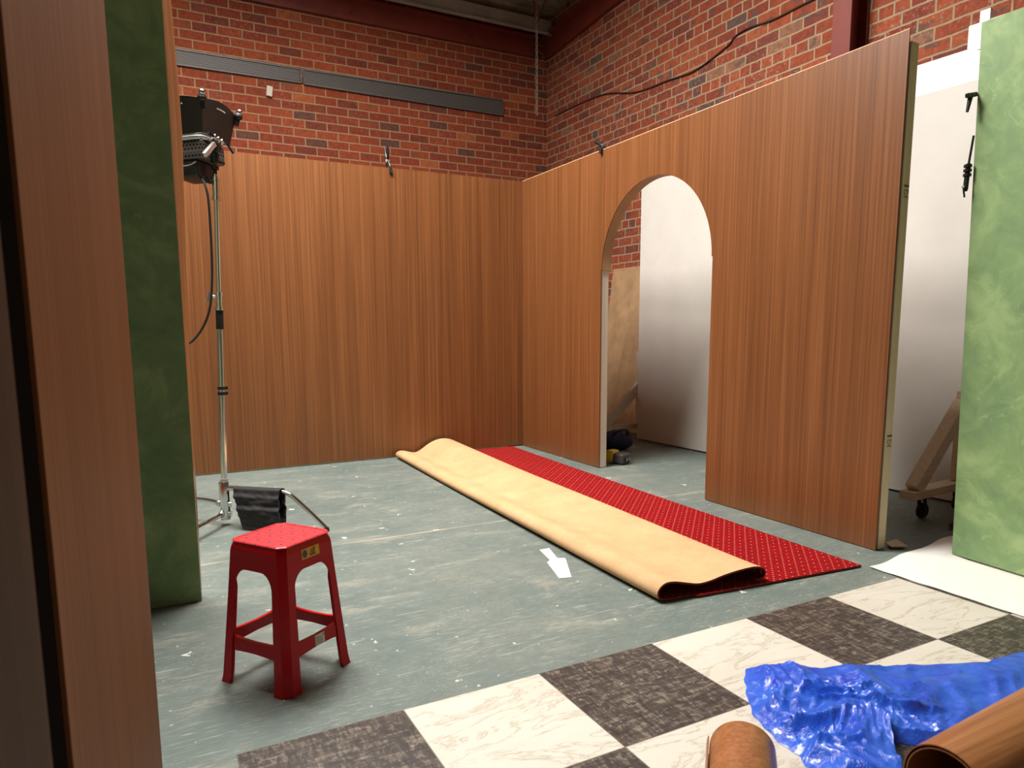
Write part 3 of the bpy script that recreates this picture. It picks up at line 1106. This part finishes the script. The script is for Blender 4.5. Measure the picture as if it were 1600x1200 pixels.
# handle ends showing behind the far edge of the right green flat
t = thing('bar_clamp', (3.40, 1.99, 2.12), 'black tee handled clamp sticking out of right green wall, upper of its two', 'clamp', 'black clamps on the edge of the right green wall')
b = B()
beam(b, (3.352, 1.985, 2.122), (3.425, 1.985, 2.138), 0.016, 0.02)
bevel(b, 0.005, 2)
obj('tee_bar', b, M['black'], t)
b = B()
cyl(b, (3.383, 1.985, 2.125), (3.366, 1.985, 2.055), 0.011, 0.006, 12)
obj('spindle', b, M['black'], t)
t = thing('bar_clamp', (3.41, 1.985, 1.74), 'black screw clamp on the edge of right green wall, lower of its two', 'clamp', 'black clamps on the edge of the right green wall')
b = B()
cyl(b, (3.430, 1.985, 1.96), (3.408, 1.985, 1.83), 0.005, n=8)
cyl(b, (3.408, 1.985, 1.835), (3.398, 1.985, 1.72), 0.011, n=10)
obj('bar', b, M['black'], t)
for z in (1.825, 1.805, 1.785):
    b = B()
    cyl(b, (3.404, 1.985, z - 0.006), (3.404, 1.985, z + 0.006), 0.017, n=12)
    obj('collar', b, M['black'], t)
b = B()
tube(b, [(3.378, 1.985, 1.732), (3.402, 1.985, 1.724), (3.402, 1.985, 1.714)], 0.007, 8)
tube(b, [(3.380, 1.985, 1.732), (3.388, 1.985, 1.71), (3.396, 1.985, 1.687)], 0.004, 8)
obj('lever', b, M['black'], t)

# ------------------------------------------------------------------ red stool
SC = V((0.374, 2.288, 0))
SH = 0.455
SR = math.radians(35)
def sl(x, y, z):
    c, s = math.cos(SR), math.sin(SR)
    return V((SC.x + c * x - s * y, SC.y + s * x + c * y, z))
def hs(z):      # half side of the tapering body
    h = 0.1185 + (0.150 - 0.1185) * max(0, 1 - z / 0.425) ** 1.05
    return h if z < 0.425 else h - 0.008 * ((z - 0.425) / 0.024) ** 1.6
CH = 0.021      # corner chamfer
st = thing('plastic_stool', (SC.x, SC.y, 0), 'red plastic four legged stool with pierced square seat and stickers', 'stool')
def side_pt(k, u, z, inset=0.0):
    """point on side k (0..3), u along the side from its middle"""
    h = hs(z) - inset
    p = [(h, u), (-u, h), (-h, -u), (u, -h)][k]
    return sl(p[0], p[1], z)
WALL = 0.0035
def legw(z):
    """width of a leg along a side, growing into the apron in a rounded arch"""
    base = 0.046 + 0.010 * (1 - z / 0.38)
    z0, z1 = 0.315, 0.372
    if z <= z0:
        return base
    q = min(1.0, (z - z0) / (z1 - z0))
    return base + 0.045 * (1 - math.sqrt(max(0, 1 - q * q)))
zs = [0.0, 0.002] + [0.02 + 0.295 * k / 12 for k in range(13)] + [0.315 + 0.057 * math.sin(k / 10 * PI / 2) for k in range(1, 11)]
for k in range(4):
    b = B()
    k2 = (k + 1) % 4
    rows = []
    for z in zs:
        h = hs(z)
        w = legw(z)
        e = h - CH
        fl_ = 0.004 if z < 0.003 else 0.0
        outer = [side_pt(k, e - w + CH, z, -fl_), side_pt(k, e, z, -fl_), side_pt(k2, -e, z, -fl_), side_pt(k2, -e + w - CH, z, -fl_)]
        h2 = 0.010 if z < 0.30 else 0.004
        inner = [side_pt(k2, -e + w - CH, z, h2), side_pt(k2, -e + 0.004, z, h2), side_pt(k, e - 0.004, z, h2), side_pt(k, e - w + CH, z, h2)]
        rows.append([b.verts.new(p) for p in outer + inner])
    for p, q in zip(rows, rows[1:]):
        for i in range(8):
            b.faces.new((p[i], p[(i + 1) % 8], q[(i + 1) % 8], q[i]))
    b.faces.new(rows[0]); b.faces.new(rows[-1])
    obj('leg', b, M['red'], st, smooth=0.45)
# apron
b = B()
rings = []
for z, ins in ((0.372, 0), (0.40, 0), (0.418, 0), (0.425, 0), (0.433, 0), (0.441, 0), (0.449, 0), (0.449, 0.006), (0.40, 0.0065), (0.372, 0.0045)):
    r = []
    for k in range(4):
        e = hs(z) - CH
        for u in (-e, -e * 0.5, 0, e * 0.5, e):
            r.append(b.verts.new(side_pt(k, u, z, ins)))
    rings.append(r)
n = len(rings[0])
for p, q in zip(rings, rings[1:] + rings[:1]):
    for i in range(n):
        b.faces.new((p[i], p[(i + 1) % n], q[(i + 1) % n], q[i]))
obj('apron', b, M['red'], st, smooth=0.5)
# seat, with the sheen of the sky painted in as pinker red
seat = NT('red_seat_sheen', rough=0.45, color=(196, 10, 24))
tc = seat.n('ShaderNodeTexCoord').outputs['Object']
rv = seat.mapv((1, 1, 1), (0, 0, -SR), vec=tc)
sp = seat.sep(rv)
lines = None
for ax in (0, 1):
    q = seat.math('PINGPONG', seat.math('ADD', sp[ax], 0.2), 0.0245)
    l = seat.math('LESS_THAN', q, 0.0016)
    lines = l if lines is None else seat.math('MAXIMUM', lines, l)
fx_ = seat.math('SUBTRACT', seat.math('FRACT', seat.math('DIVIDE', seat.math('ADD', sp[0], 0.49), 0.049)), 0.5)
fy_ = seat.math('SUBTRACT', seat.math('FRACT', seat.math('DIVIDE', seat.math('ADD', sp[1], 0.49), 0.049)), 0.5)
dd = seat.math('SQRT', seat.math('ADD', seat.math('POWER', fx_, 2.0), seat.math('POWER', fy_, 2.0)))
hole = seat.math('LESS_THAN', dd, 0.105)
cc = seat.mix(seat.math('MULTIPLY', lines, 0.9), (212, 44, 54), (130, 6, 16))
cc = seat.mix(seat.math('MULTIPLY', hole, 0.9), cc, (52, 2, 6))
seat.color(cc)
seat.bump(seat.math('MULTIPLY', lines, -1.0), 0.5, 0.002)
b = B()
e = 0.1145
rings = []
for z, h in ((0.4495, e - 0.004), (0.4535, e - 0.0015), (0.4565, e - 0.005), (0.4565, e - 0.011), (0.4545, e - 0.0125), (0.4545, 0.02)):
    c = min(CH, h * 0.4)
    pts = [(h, h - c), (h - c, h), (-h + c, h), (-h, h - c), (-h, -h + c), (-h + c, -h), (h - c, -h), (h, -h + c)]
    rings.append([b.verts.new(sl(x, y, z)) for x, y in pts])
for p, q in zip(rings, rings[1:]):
    for i in range(8):
        b.faces.new((p[i], p[(i + 1) % 8], q[(i + 1) % 8], q[i]))
b.faces.new(rings[0]); b.faces.new(rings[-1])
obj('seat', b, seat.m, st, smooth=0.4)
# stretchers
for k in range(4):
    b = B()
    z0, z1 = 0.112, 0.148
    def Q(u, z, i):
        return side_pt(k, u, z, 0.004 + i)
    w0 = hs(z0) - 0.046
    rows = []
    for u in (-w0, -w0 * .6, 0, w0 * .6, w0):
        lift = 0.006 * (abs(u) / w0) ** 2
        rows.append([b.verts.new(p) for p in (Q(u, z0 - lift, 0), Q(u, z1 + lift, 0), Q(u, z1 + lift, 0.011), Q(u, z0 - lift, 0.011))])
    for p, q in zip(rows, rows[1:]):
        for i in range(4):
            b.faces.new((p[i], p[(i + 1) % 4], q[(i + 1) % 4], q[i]))
    b.faces.new(rows[0]); b.faces.new(rows[-1])
    obj('stretcher', b, M['red'], st, smooth=0.5)
# stickers on the side facing right and forward (side 3)
def side_quad(b, k, u0, u1, z0, z1, out):
    v = [b.verts.new(side_pt(k, u, z, -out)) for u, z in ((u0, z0), (u1, z0), (u1, z1), (u0, z1))]
    b.faces.new(v)
b = B()
side_quad(b, 3, -0.038, 0.040, 0.400, 0.432, 0.0016)
s1 = obj('sticker', b, M['sticker_yellow'], st, label='yellow sticker with grey round emblem')
b = B()
cv = [b.verts.new(side_pt(3, -0.024 + 0.0105 * math.cos(a), 0.416 + 0.0125 * math.sin(a), -0.0022)) for a in [2 * PI * i / 24 for i in range(24)]]
b.faces.new(cv)
o = obj('emblem', b, M['sticker_grey'], s1)
b = B()
for i, (u0, u1, z0, z1) in enumerate(((-0.029, -0.019, 0.4155, 0.418), (-0.0285, -0.0195, 0.4195, 0.422), (-0.001, 0.018, 0.4185, 0.421), (-0.003, 0.004, 0.408, 0.415), (0.006, 0.011, 0.408, 0.415), (0.013, 0.020, 0.408, 0.416), (0.013, 0.020, 0.4225, 0.431), (0.001, 0.010, 0.424, 0.427))):
    side_quad(b, 3, u0, u1, z0 - 0.003, z1 - 0.003, 0.0027)
obj('print', b, M['ink'], s1)
b = B()
def strq(b, u0, u1, z0, z1, out):
    v = [b.verts.new(side_pt(3, u, z, 0.004 - out)) for u, z in ((u0, z0), (u1, z0), (u1, z1), (u0, z1))]
    b.faces.new(v)
strq(b, -0.012, 0.030, 0.114, 0.147, 0.0008)
s2 = obj('sticker', b, M['sticker_white'], st, label='white sticker with fine print')
b = B()
for i in range(5):
    strq(b, -0.008, 0.020 if i < 4 else 0.008, 0.119 + i * 0.005, 0.1205 + i * 0.005, 0.0012)
strq(b, 0.021, 0.027, 0.138, 0.143, 0.0012)
obj('print', b, M['stamp'], s2)

# ------------------------------------------------------------------ light stand, lamp, sandbag
LB = V((0.391, 4.235, 0))
def col(z):
    return V((0.391 + 0.029 * z, 4.235, z))
t = thing('light_stand', LB, 'chrome turtle based light stand in front of the back set wall', 'light stand')
def part(name, a, c, r, mat, r2=None, n=24, parent=None, bev=0):
    b = B()
    cyl(b, a, c, r, r2, n)
    if bev:
        bevel(b, bev, 2)
    return obj(name, b, M[mat], parent or t, smooth=0.5)
part('lower_column', col(0.035), col(1.105), 0.0175, 'chrome')
part('upper_column', col(1.10), col(1.93), 0.0135, 'chrome')
part('grip_sleeve', col(1.105), col(1.208), 0.020, 'rubber', bev=0.003)
b = B()
cyl(b, col(1.209), col(1.225), 0.024, n=24)
cyl(b, col(1.2255), col(1.29), 0.019, n=24)
cyl(b, col(1.2905), col(1.305), 0.023, n=24)
lk = obj('locking_collar', b, M['chrome'], t, smooth=0.5)
b = B()
p = col(1.283)
cyl(b, p + V((-0.018, -0.004, 0)), p + V((-0.048, -0.012, 0)), 0.008, n=12)
beam(b, p + V((-0.048, -0.012, 0.022)), p + V((-0.062, -0.014, -0.026)), 0.022, 0.012)
obj('tee_handle', b, M['silver'], lk)
b = B()
cyl(b, col(1.795), col(1.812), 0.023, n=24)
cyl(b, col(1.8125), col(1.895), 0.0185, n=24)
cyl(b, col(1.8955), col(1.915), 0.021, n=24)
cyl(b, col(1.85), col(1.86), 0.0205, n=24)
lk = obj('locking_collar', b, M['chrome'], t, smooth=0.5)
b = B()
p = col(1.89)
tube(b, smooth_path([p + V((-0.018, -.005, 0)), p + V((-0.035, -.012, -0.004)), p + V((-0.05, -.015, 0.02))], 5), 0.010, 10)
obj('tee_handle', b, M['black'], lk, smooth=True)
b = B()
for z in (0.742, 0.772):
    cyl(b, col(z), col(z + 0.017), 0.0215, n=20)
    box(b, col(z + .0085) + V((0.02, -0.006, -0.008)), col(z + .0085) + V((0.032, 0.006, 0.008)))
obj('cable_tie', b, M['rubber'], t)
b = B()
cyl(b, col(0.255), col(0.268), 0.022, n=24)
obj('base_ring', b, M['steel_grey'], t, smooth=0.5)
b = B()
box(b, col(0.03) + V((-0.024, -0.02, 0)), col(0.25) + V((0.022, 0.02, 0)))
bevel(b, 0.008, 2)
cyl(b, col(0.12) + V((0.02, -0.012, 0)), col(0.12) + V((0.034, -0.016, 0)), 0.016, n=14)
cyl(b, col(0.065) + V((0.016, -0.018, 0)), col(0.065) + V((0.03, -0.024, 0)), 0.018, n=14)
obj('leg_hub', b, M['chrome'], t, smooth=0.5)
def leg(z, pts, r=0.0115):
    b = B()
    tube(b, smooth_path(pts, 7), r, 14)
    lg = obj('leg', b, M['chrome'], t, smooth=True)
    b = B()
    e = V(pts[-1])
    cyl(b, (e.x, e.y, 0.001), (e.x, e.y, 0.022), 0.016, 0.013, 14)
    obj('foot', b, M['rubber'], lg)
c0 = col(0.215)
leg(0.215, [c0 + V((0.02, -0.016, 0)), (0.50, 4.13, 0.215), (0.60, 4.05, 0.215), (0.66, 4.00, 0.213), (0.705, 3.963, 0.196), (0.76, 3.92, 0.14), (0.82, 3.868, 0.073), (0.868, 3.828, 0.016)])
leg(0.125, [col(0.125) + V((-0.02, 0.012, 0)), (0.30, 4.36, 0.130), (0.16, 4.50, 0.130), (0.11, 4.54, 0.12), (0.02, 4.63, 0.06), (-0.02, 4.67, 0.016)])
leg(0.07, [col(0.07) + V((-0.014, -0.018, 0)), (0.33, 4.13, 0.072), (0.20, 3.94, 0.072), (0.17, 3.90, 0.066), (0.13, 3.84, 0.016)])
b = B()
cyl(b, c0 + V((0.018, -0.014, 0)), c0 + V((0.062, -0.048, 0)), 0.016, n=16)
obj('leg_socket', b, M['chrome'], t, smooth=0.5)
for zz, dx, dy in ((0.125, -0.03, 0.018), (0.07, -0.022, -0.03)):
    b = B()
    ball(b, col(zz) + V((dx, dy, 0)), 0.019, 14)
    obj('leg_joint', b, M['silver'], t, smooth=True)
b = B()
cyl(b, col(1.931), col(1.955), 0.009, n=14)
cyl(b, col(1.955), col(1.972), 0.019, n=18)
cyl(b, col(1.972), col(1.982), 0.008, n=14)
obj('spigot', b, M['black'], t, smooth=0.5)

# studio lamp head: black hood above a perforated housing, tipped away from the viewer
HC = V((0.372, 4.311, 2.088))
az = V((-0.01, 0.04, 1.0)).normalized()
ax_ = V((0.766, -0.643, 0.0))
ax_ = (ax_ - az * ax_.dot(az)).normalized()
ay_ = az.cross(ax_)
HR = Matrix((ax_, ay_, az)).transposed()
def H(x, y, z):
    return HC + HR @ V((x, y, z))
lamp = thing('studio_lamp', HC, 'black hooded studio lamp head tipped upward on top of the stand', 'lamp')
# housing
perf = NT('perforated_lamp_housing', rough=0.45, metal=0.2)
tc = perf.n('ShaderNodeTexCoord').outputs['Object']
inv = HR.inverted().to_euler()
rv = perf.mapv((1, 1, 1), tuple(inv), vec=tc)
sp = perf.sep(rv)
aa = perf.math('ADD', perf.math('DIVIDE', perf.math('ADD', sp[0], sp[1]), 0.0205), 20.0)
bb = perf.math('ADD', perf.math('DIVIDE', sp[2], 0.0178), 40.0)
aa = perf.math('ADD', aa, perf.math('MULTIPLY', perf.math('FLOOR', bb), 0.5))
fa = perf.math('SUBTRACT', perf.math('FRACT', aa), 0.5)
fb = perf.math('SUBTRACT', perf.math('FRACT', bb), 0.5)
dh = perf.math('SQRT', perf.math('ADD', perf.math('POWER', fa, 2.0), perf.math('POWER', fb, 2.0)))
zone = perf.math('MULTIPLY', perf.math('GREATER_THAN', sp[2], -0.088), perf.math('LESS_THAN', sp[2], 0.0))
zone = perf.math('MULTIPLY', zone, perf.math('GREATER_THAN', perf.math('ABSOLUTE', perf.math('ADD', sp[2], 0.058)), 0.006))
perf.color(perf.mix(perf.math('MULTIPLY', perf.math('LESS_THAN', dh, 0.36), zone), (96, 89, 86), (10, 9, 9)))
b = B()
for z0, z1, h in ((-0.095, 0.0, 0.098),):
    vs = box(b, (-h, -h, z0), (h, h, z1))
bevel(b, 0.014, 3)
bmesh.ops.transform(b, matrix=Matrix.Translation(HC) @ HR.to_4x4(), verts=b.verts)
obj('housing', b, perf.m, lamp, smooth=0.5)
b = B()
box(b, (-0.092, -0.092, -0.185), (0.058, 0.075, -0.0955))
bevel(b, 0.02, 3)
bmesh.ops.transform(b, matrix=Matrix.Translation(HC) @ HR.to_4x4(), verts=b.verts)
rear = obj('rear_housing', b, M['black_sheet'], lamp, smooth=0.5)
b = B()
tube(b, smooth_path([H(-0.075, -0.094, -0.11), H(-0.03, -0.1, -0.128), H(0.015, -0.1, -0.128), H(0.05, -0.094, -0.112)], 6), 0.0025, 6)
obj('safety_wire', b, M['silver'], rear, smooth=True)
b = B()
for x in (-0.008, 0.008):
    beam(b, H(x, -0.0935, -0.10), H(x, -0.0935, -0.135), 0.003, 0.002, az.cross(V((0, 0, 1))))
obj('cooling_fin', b, M['housing'], rear)
b = B()
rr = []
for h, z in ((0.100, 0.001), (0.104, 0.006), (0.104, 0.018), (0.100, 0.022)):
    pts = []
    for k in range(40):
        a = 2 * PI * k / 40
        c, s = math.cos(a), math.sin(a)
        q = (abs(c) ** 6 + abs(s) ** 6) ** (-1 / 6)
        pts.append(b.verts.new(H(h * q * c, h * q * s, z)))
    rr.append(pts)
for p, q in zip(rr, rr[1:]):
    for k in range(40):
        b.faces.new((p[k], p[(k + 1) % 40], q[(k + 1) % 40], q[k]))
b.faces.new(rr[0]); b.faces.new(rr[-1])
obj('front_rim', b, M['silver'], lamp, smooth=0.6)
# hood: four flaring leaves with bowed top edges
def leaf(k):
    b = B()
    def P(u, v, o):
        w0, w1 = 0.120, 0.150
        w = w0 + (w1 - w0) * v
        d = 0.119 + 0.030 * v + 0.016 * math.sin(PI * u) * v - o
        zz = 0.024 + (0.158 + 0.020 * math.sin(PI * u)) * v
        x, y = (u - 0.5) * 2 * w, -d
        for _ in range(k):
            x, y = -y, x
        return H(x, y, zz)
    A = grid(b, lambda u, v: P(u, v, 0), 14, 8)
    Bq = grid(b, lambda u, v: P(u, v, 0.003), 14, 8)
    for i in range(14):
        for j in (0, 8):
            b.faces.new((A[i][j], A[i + 1][j], Bq[i + 1][j], Bq[i][j]))
    for j in range(8):
        for i in (0, 14):
            b.faces.new((A[i][j], A[i][j + 1], Bq[i][j + 1], Bq[i][j]))
    lf = obj('hood_leaf', b, M['black_sheet'], lamp, smooth=0.8)
    b = B()
    for q in range(6):
        u = 0.40 + q * 0.045
        p, n_ = P(u, 0.80, -0.0006), (P(u, 0.80, -1) - P(u, 0.80, 0)).normalized()
        cyl(b, p, p + n_ * 0.0008, 0.0042, n=10)
    obj('punched_slot', b, M['white_gloss'], lf)
for k in range(4):
    leaf(k)
for (sx, sy) in ((-1, -1), (1, -1), (1, 1), (-1, 1)):
    b = B()
    q = H(sx * 0.160, sy * 0.160, 0.192)
    beam(b, H(sx * 0.148, sy * 0.148, 0.13), q, 0.022, 0.022, (ax_ * sx - ay_ * sy).normalized())
    ball(b, H(sx * 0.158, sy * 0.158, 0.180), (0.024, 0.024, 0.02), 12)
    kn = obj('corner_bracket', b, M['black'], lamp)
    b = B()
    ball(b, H(sx * 0.164, sy * 0.164, 0.203), 0.017, 14)
    obj('corner_knob', b, M['chrome'], kn, smooth=True)
# yoke
b = B()
kn = col(2.015)
beam(b, (0.441, 4.145, 2.068), (0.386, 4.095, 1.995), 0.016, 0.024, ay_)
yk = obj('yoke_arm', b, M['silver'], lamp)
b = B()
q = V((0.448, 4.19, 2.108))
for d in (0, 1, 2):
    ball(b, q + V((0.018, 0.012, -0.006)) * d, (0.014, 0.018, 0.022 - 0.003 * d), 12)
obj('yoke_knob', b, M['chrome'], yk, smooth=True)
b = B()
tube(b, smooth_path([V((0.438, 4.165, 2.078)), V((0.462, 4.20, 2.07)), col(2.04), col(2.0)], 6), 0.016, 12)
cyl(b, col(1.99), col(2.035), 0.022, n=18)
beam(b, col(2.0) + V((0.02, -0.01, -0.006)), col(2.0) + V((0.048, -0.01, -0.012)), 0.01, 0.008)
obj('stand_receiver', b, M['black'], lamp, smooth=0.6)
b = B()
tube(b, smooth_path([(0.520, 4.33, 2.15), (0.530, 4.335, 2.115), (0.545, 4.33, 2.09), (0.556, 4.325, 2.07)], 5), 0.008, 8)
obj('hood_latch', b, M['black'], lamp, smooth=True)
b = B()
tube(b, smooth_path([H(0.05, -0.06, -0.187), V((0.388, 4.19, 1.86)), V((0.398, 4.175, 1.78)), V((0.398, 4.165, 1.55)), V((0.390, 4.16, 1.35)), V((0.366, 4.155, 1.20)), V((0.315, 4.165, 1.09)), V((0.24, 4.17, 1.02)), V((0.12, 4.16, 0.99))], 8), 0.0065, 8)
obj('power_cable', b, M['rubber'], lamp, smooth=True)

# sandbag hung over the right-hand leg
t = thing('sandbag', (0.56, 4.08, 0.03), 'black fabric sandbag draped over the leg of the light stand', 'sandbag')
d1 = V((0.66 - 0.43, 4.00 - 4.195, 0)).normalized()
n1 = V((-d1.y, d1.x, 0))
p0 = V((0.452, 4.177, 0.215))
LW = 0.285
def bag_pt(u, v, side):
    x = u * LW
    # v: 0 over the tube, 1 at the bottom hem
    puff = 0.022 * math.sin(PI * min(1, v * 1.05)) * (0.55 + 0.45 * math.sin(PI * u)) + 0.027
    wr = 0.006 * noise.noise(V((u * 3, v * 7, side * 3))) + 0.005 * noise.noise(V((u * 9, v * 14, side)))
    fold = 0.006 * math.exp(-((v - 0.22) / 0.05) ** 2) - 0.008 * math.exp(-((v - 0.42) / 0.05) ** 2) + 0.007 * math.exp(-((v - 0.52) / 0.05) ** 2)
    z = 0.231 - v * 0.222
    sx = x + (0.5 - u) * 0.05 * v
    return p0 + d1 * sx + n1 * side * (puff * (1 if v > 0.02 else 0.0) + (wr + fold) * (v > 0.1)) + V((0.01, -0.085, 0)) * max(0, v - 0.15) + V((0, 0, z - 0.215))
for side in (-1, 1):
    b = B()
    grid(b, lambda u, v: bag_pt(u, v, side), 26, 30)
    ext = bmesh.ops.extrude_face_region(b, geom=b.faces[:])
    for v in [e for e in ext['geom'] if isinstance(e, bmesh.types.BMVert)]:
        v.co -= n1 * side * 0.010 * (1 if v.co.z < 0.225 else 0.2)
    obj('pouch', b, M['black_matt'], t, smooth=1.2)

# ------------------------------------------------------------------ blue plastic and wood vinyl rolls
OUT = [(1.690, 1.567), (1.741, 1.545), (1.825, 1.487), (1.988, 1.400), (2.126, 1.350), (2.231, 1.305), (2.391, 1.236), (2.46, 1.203), (2.577, 1.212), (2.72, 1.17), (2.80, 1.05),
       (2.60, 0.96), (2.30, 0.95), (2.05, 0.955), (1.87, 0.965), (1.80, 1.00), (1.745, 1.055), (1.715, 1.085), (1.675, 1.065), (1.63, 1.02), (1.56, 0.94), (1.50, 0.90), (1.44, 0.93), (1.41, 1.02), (1.43, 1.12), (1.446, 1.155), (1.456, 1.233), (1.482, 1.324), (1.537, 1.412), (1.61, 1.50)]
C0 = V((1.82, 1.20, 0))
path = smooth_path([(x, y, 0) for x, y in OUT + [OUT[0]]], 10)[:-1]
NB = len(path)
NR = 90
def blue_h(x, y, q):
    """height of the crumpled film, q = 0 at the rim .. 1 in the middle"""
    p = V((x, y, 0))
    w = V((noise.noise(p * 5 + V((7, 1, 0))), noise.noise(p * 5 + V((1, 9, 3))), 0)) * 0.07
    p = p + w
    # long sharp folds fanning to the right, crushed facets on the left
    def ridge(q, z):
        return max(0.0, 1 - 2.3 * abs(noise.noise(V((q.x, q.y, z))))) ** 1.6
    k = min(1, max(0, (x - 1.78) / 0.30))
    rot = V((p.x * 0.86 + p.y * 0.5, -p.x * 0.5 + p.y * 0.86, 0))
    lo = V((p.x * 0.72 - p.y * 0.69, p.x * 0.69 + p.y * 0.72, 0))
    fan = ridge(V((p.x * 1.8, p.y * 7.5, 0)), 1.7) * 0.042 + ridge(V((rot.x * 2.2, rot.y * 11, 0)), 5.1) * 0.020
    lump = ridge(V((lo.x * 3.2, lo.y * 8, 0)), 4.2) * 0.050 + ridge(V((rot.x * 10, rot.y * 5, 0)), 2.6) * 0.030
    cr = ridge(V((lo.x * 20, lo.y * 11, 0)), 8.0) * 0.012 + ridge(V((rot.x * 17, rot.y * 34, 0)), 3.3) * 0.007 + ridge(V((p.x * 60, p.y * 48, 0)), 6.3) * 0.003
    body = (lump * (1 - k) + fan * k) + cr * (1 - 0.55 * k)
    dome = 0.020 * (1 - k) + 0.008
    e = min(1.0, q / 0.16)
    return 0.0055 + (dome * min(1, q * 2.2) + body * (0.62 - 0.14 * k)) * e ** 0.8
b = B()
cen = b.verts.new((C0.x, C0.y, blue_h(C0.x, C0.y, 1)))
rings = []
for r in range(1, NR + 1):
    f = r / NR
    ring = []
    for i, p in enumerate(path):
        rim = 0.010 * noise.noise(V((i * 0.21, 3.0, 0))) * f * f
        q = C0 + (p - C0) * (f + rim / max(0.2, (p - C0).length))
        if q.x > 1.40 and q.y < 0.945:
            q.y = 0.945
        ring.append(b.verts.new((q.x, q.y, blue_h(q.x, q.y, 1 - f))))
    rings.append(ring)
for i in range(NB):
    b.faces.new((cen, rings[0][i], rings[0][(i + 1) % NB]))
for p, q in zip(rings, rings[1:]):
    for i in range(NB):
        b.faces.new((p[i], p[(i + 1) % NB], q[(i + 1) % NB], q[i]))
tag(obj('blue_plastic_sheet', b, M['blue'], smooth=0.9), 'crumpled glossy blue plastic sheet lying on the chequered vinyl', 'plastic sheet')

def roll(name, a, c, r, turns, th, mat, label, taper=0.0):
    """loosely rolled sheet: spiral cross section swept from a to c"""
    a, c = V(a), V(c)
    d = (c - a).normalized()
    u = V((0, 0, 1)).cross(d).normalized()
    w = d.cross(u)
    b = B()
    n = int(48 * turns)
    def sec(o, p, rr):
        out = []
        for k in range(n + 1):
            an = -PI / 2 + 2 * PI * turns * k / n
            q = rr - 0.0075 * turns * (1 - k / n) - o
            out.append(p + (u * math.cos(an) + w * math.sin(an)) * q)
        return out
    secs = []
    for p, rr in ((a, r), (a.lerp(c, 0.5), r * (1 + taper / 2)), (c, r * (1 + taper))):
        secs.append(([b.verts.new(v) for v in sec(0, p, rr)], [b.verts.new(v) for v in sec(th, p, rr)]))
    for (o1, i1), (o2, i2) in zip(secs, secs[1:]):
        for k in range(n):
            b.faces.new((o1[k], o1[k + 1], o2[k + 1], o2[k]))
            b.faces.new((i1[k], i2[k], i2[k + 1], i1[k + 1]))
        for k in (0, n):
            b.faces.new((o1[k], o2[k], i2[k], i1[k]))
    for o1, i1 in (secs[0], secs[-1]):
        for k in range(n):
            b.faces.new((o1[k], i1[k], i1[k + 1], o1[k + 1]))
    return tag(obj(name, b, mat, smooth=0.6), label, 'vinyl roll')
v2 = mat_wood('wood_vinyl_round', (124, 76, 42), (150, 94, 54), (170, 112, 70), rough=0.35)
roll('vinyl_roll', (1.236 - 0.64, 1.152 - 0.64, 0.088), (1.236, 1.152, 0.088), 0.083, 2.3, 0.003, v2, 'narrow roll of wood grain vinyl at the bottom, left of blue plastic')
roll('vinyl_roll', (1.505, 0.825, 0.102), (2.58, 0.885, 0.102), 0.097, 2.1, 0.003, M['vinyl_wood'], 'wide roll of wood grain vinyl lying against the blue plastic sheet')

# ------------------------------------------------------------------ light
for k, (x0, x1) in enumerate(SKY):
    L = bpy.data.lights.new('skylight_daylight', 'AREA')
    L.shape = 'RECTANGLE'
    L.size = x1 - x0
    L.size_y = SY1 - SY0
    L.energy = 330
    L.color = (1.0, 0.965, 0.91)
    o = bpy.data.objects.new('skylight_daylight', L)
    COL.objects.link(o)
    ym = (SY0 + SY1) / 2
    o.location = ((x0 + x1) / 2, ym, roof_z(ym) - 0.06)
    o.rotation_euler = (-math.atan(0.063), 0, 0)
W = bpy.data.worlds.new('World')
S.world = W
W.use_nodes = True
W.node_tree.nodes['Background'].inputs[0].default_value = (0.75, 0.85, 1, 1)
W.node_tree.nodes['Background'].inputs[1].default_value = 0.5

# ------------------------------------------------------------------ camera
cam = bpy.data.cameras.new('camera')
co = bpy.data.objects.new('camera', cam)
COL.objects.link(co)
S.camera = co
cam.sensor_width = 36
cam.lens = 1106.64 / 1600 * 36
cam.shift_y = 60.64 / 1600
cam.clip_start = 0.02
yaw, pit, rol = math.radians(27.90425), math.radians(7.70587), math.radians(-0.27933)
fw = V((math.sin(yaw) * math.cos(pit), math.cos(yaw) * math.cos(pit), -math.sin(pit)))
r = V((math.cos(yaw), -math.sin(yaw), 0))
u = r.cross(fw)
r, u = r * math.cos(rol) + u * math.sin(rol), -r * math.sin(rol) + u * math.cos(rol)
R = Matrix((r, u, -fw)).transposed().to_4x4()
co.matrix_world = Matrix.Translation((0, 0, 1.11)) @ R
cam.dof.use_dof = True
cam.dof.focus_distance = 4.2
cam.dof.aperture_fstop = 7.0

S.view_settings.view_transform = 'Standard'
S.view_settings.look = 'None'
S.view_settings.gamma = 1
S.view_settings.use_curve_mapping = False
S.view_settings.exposure = 0.0
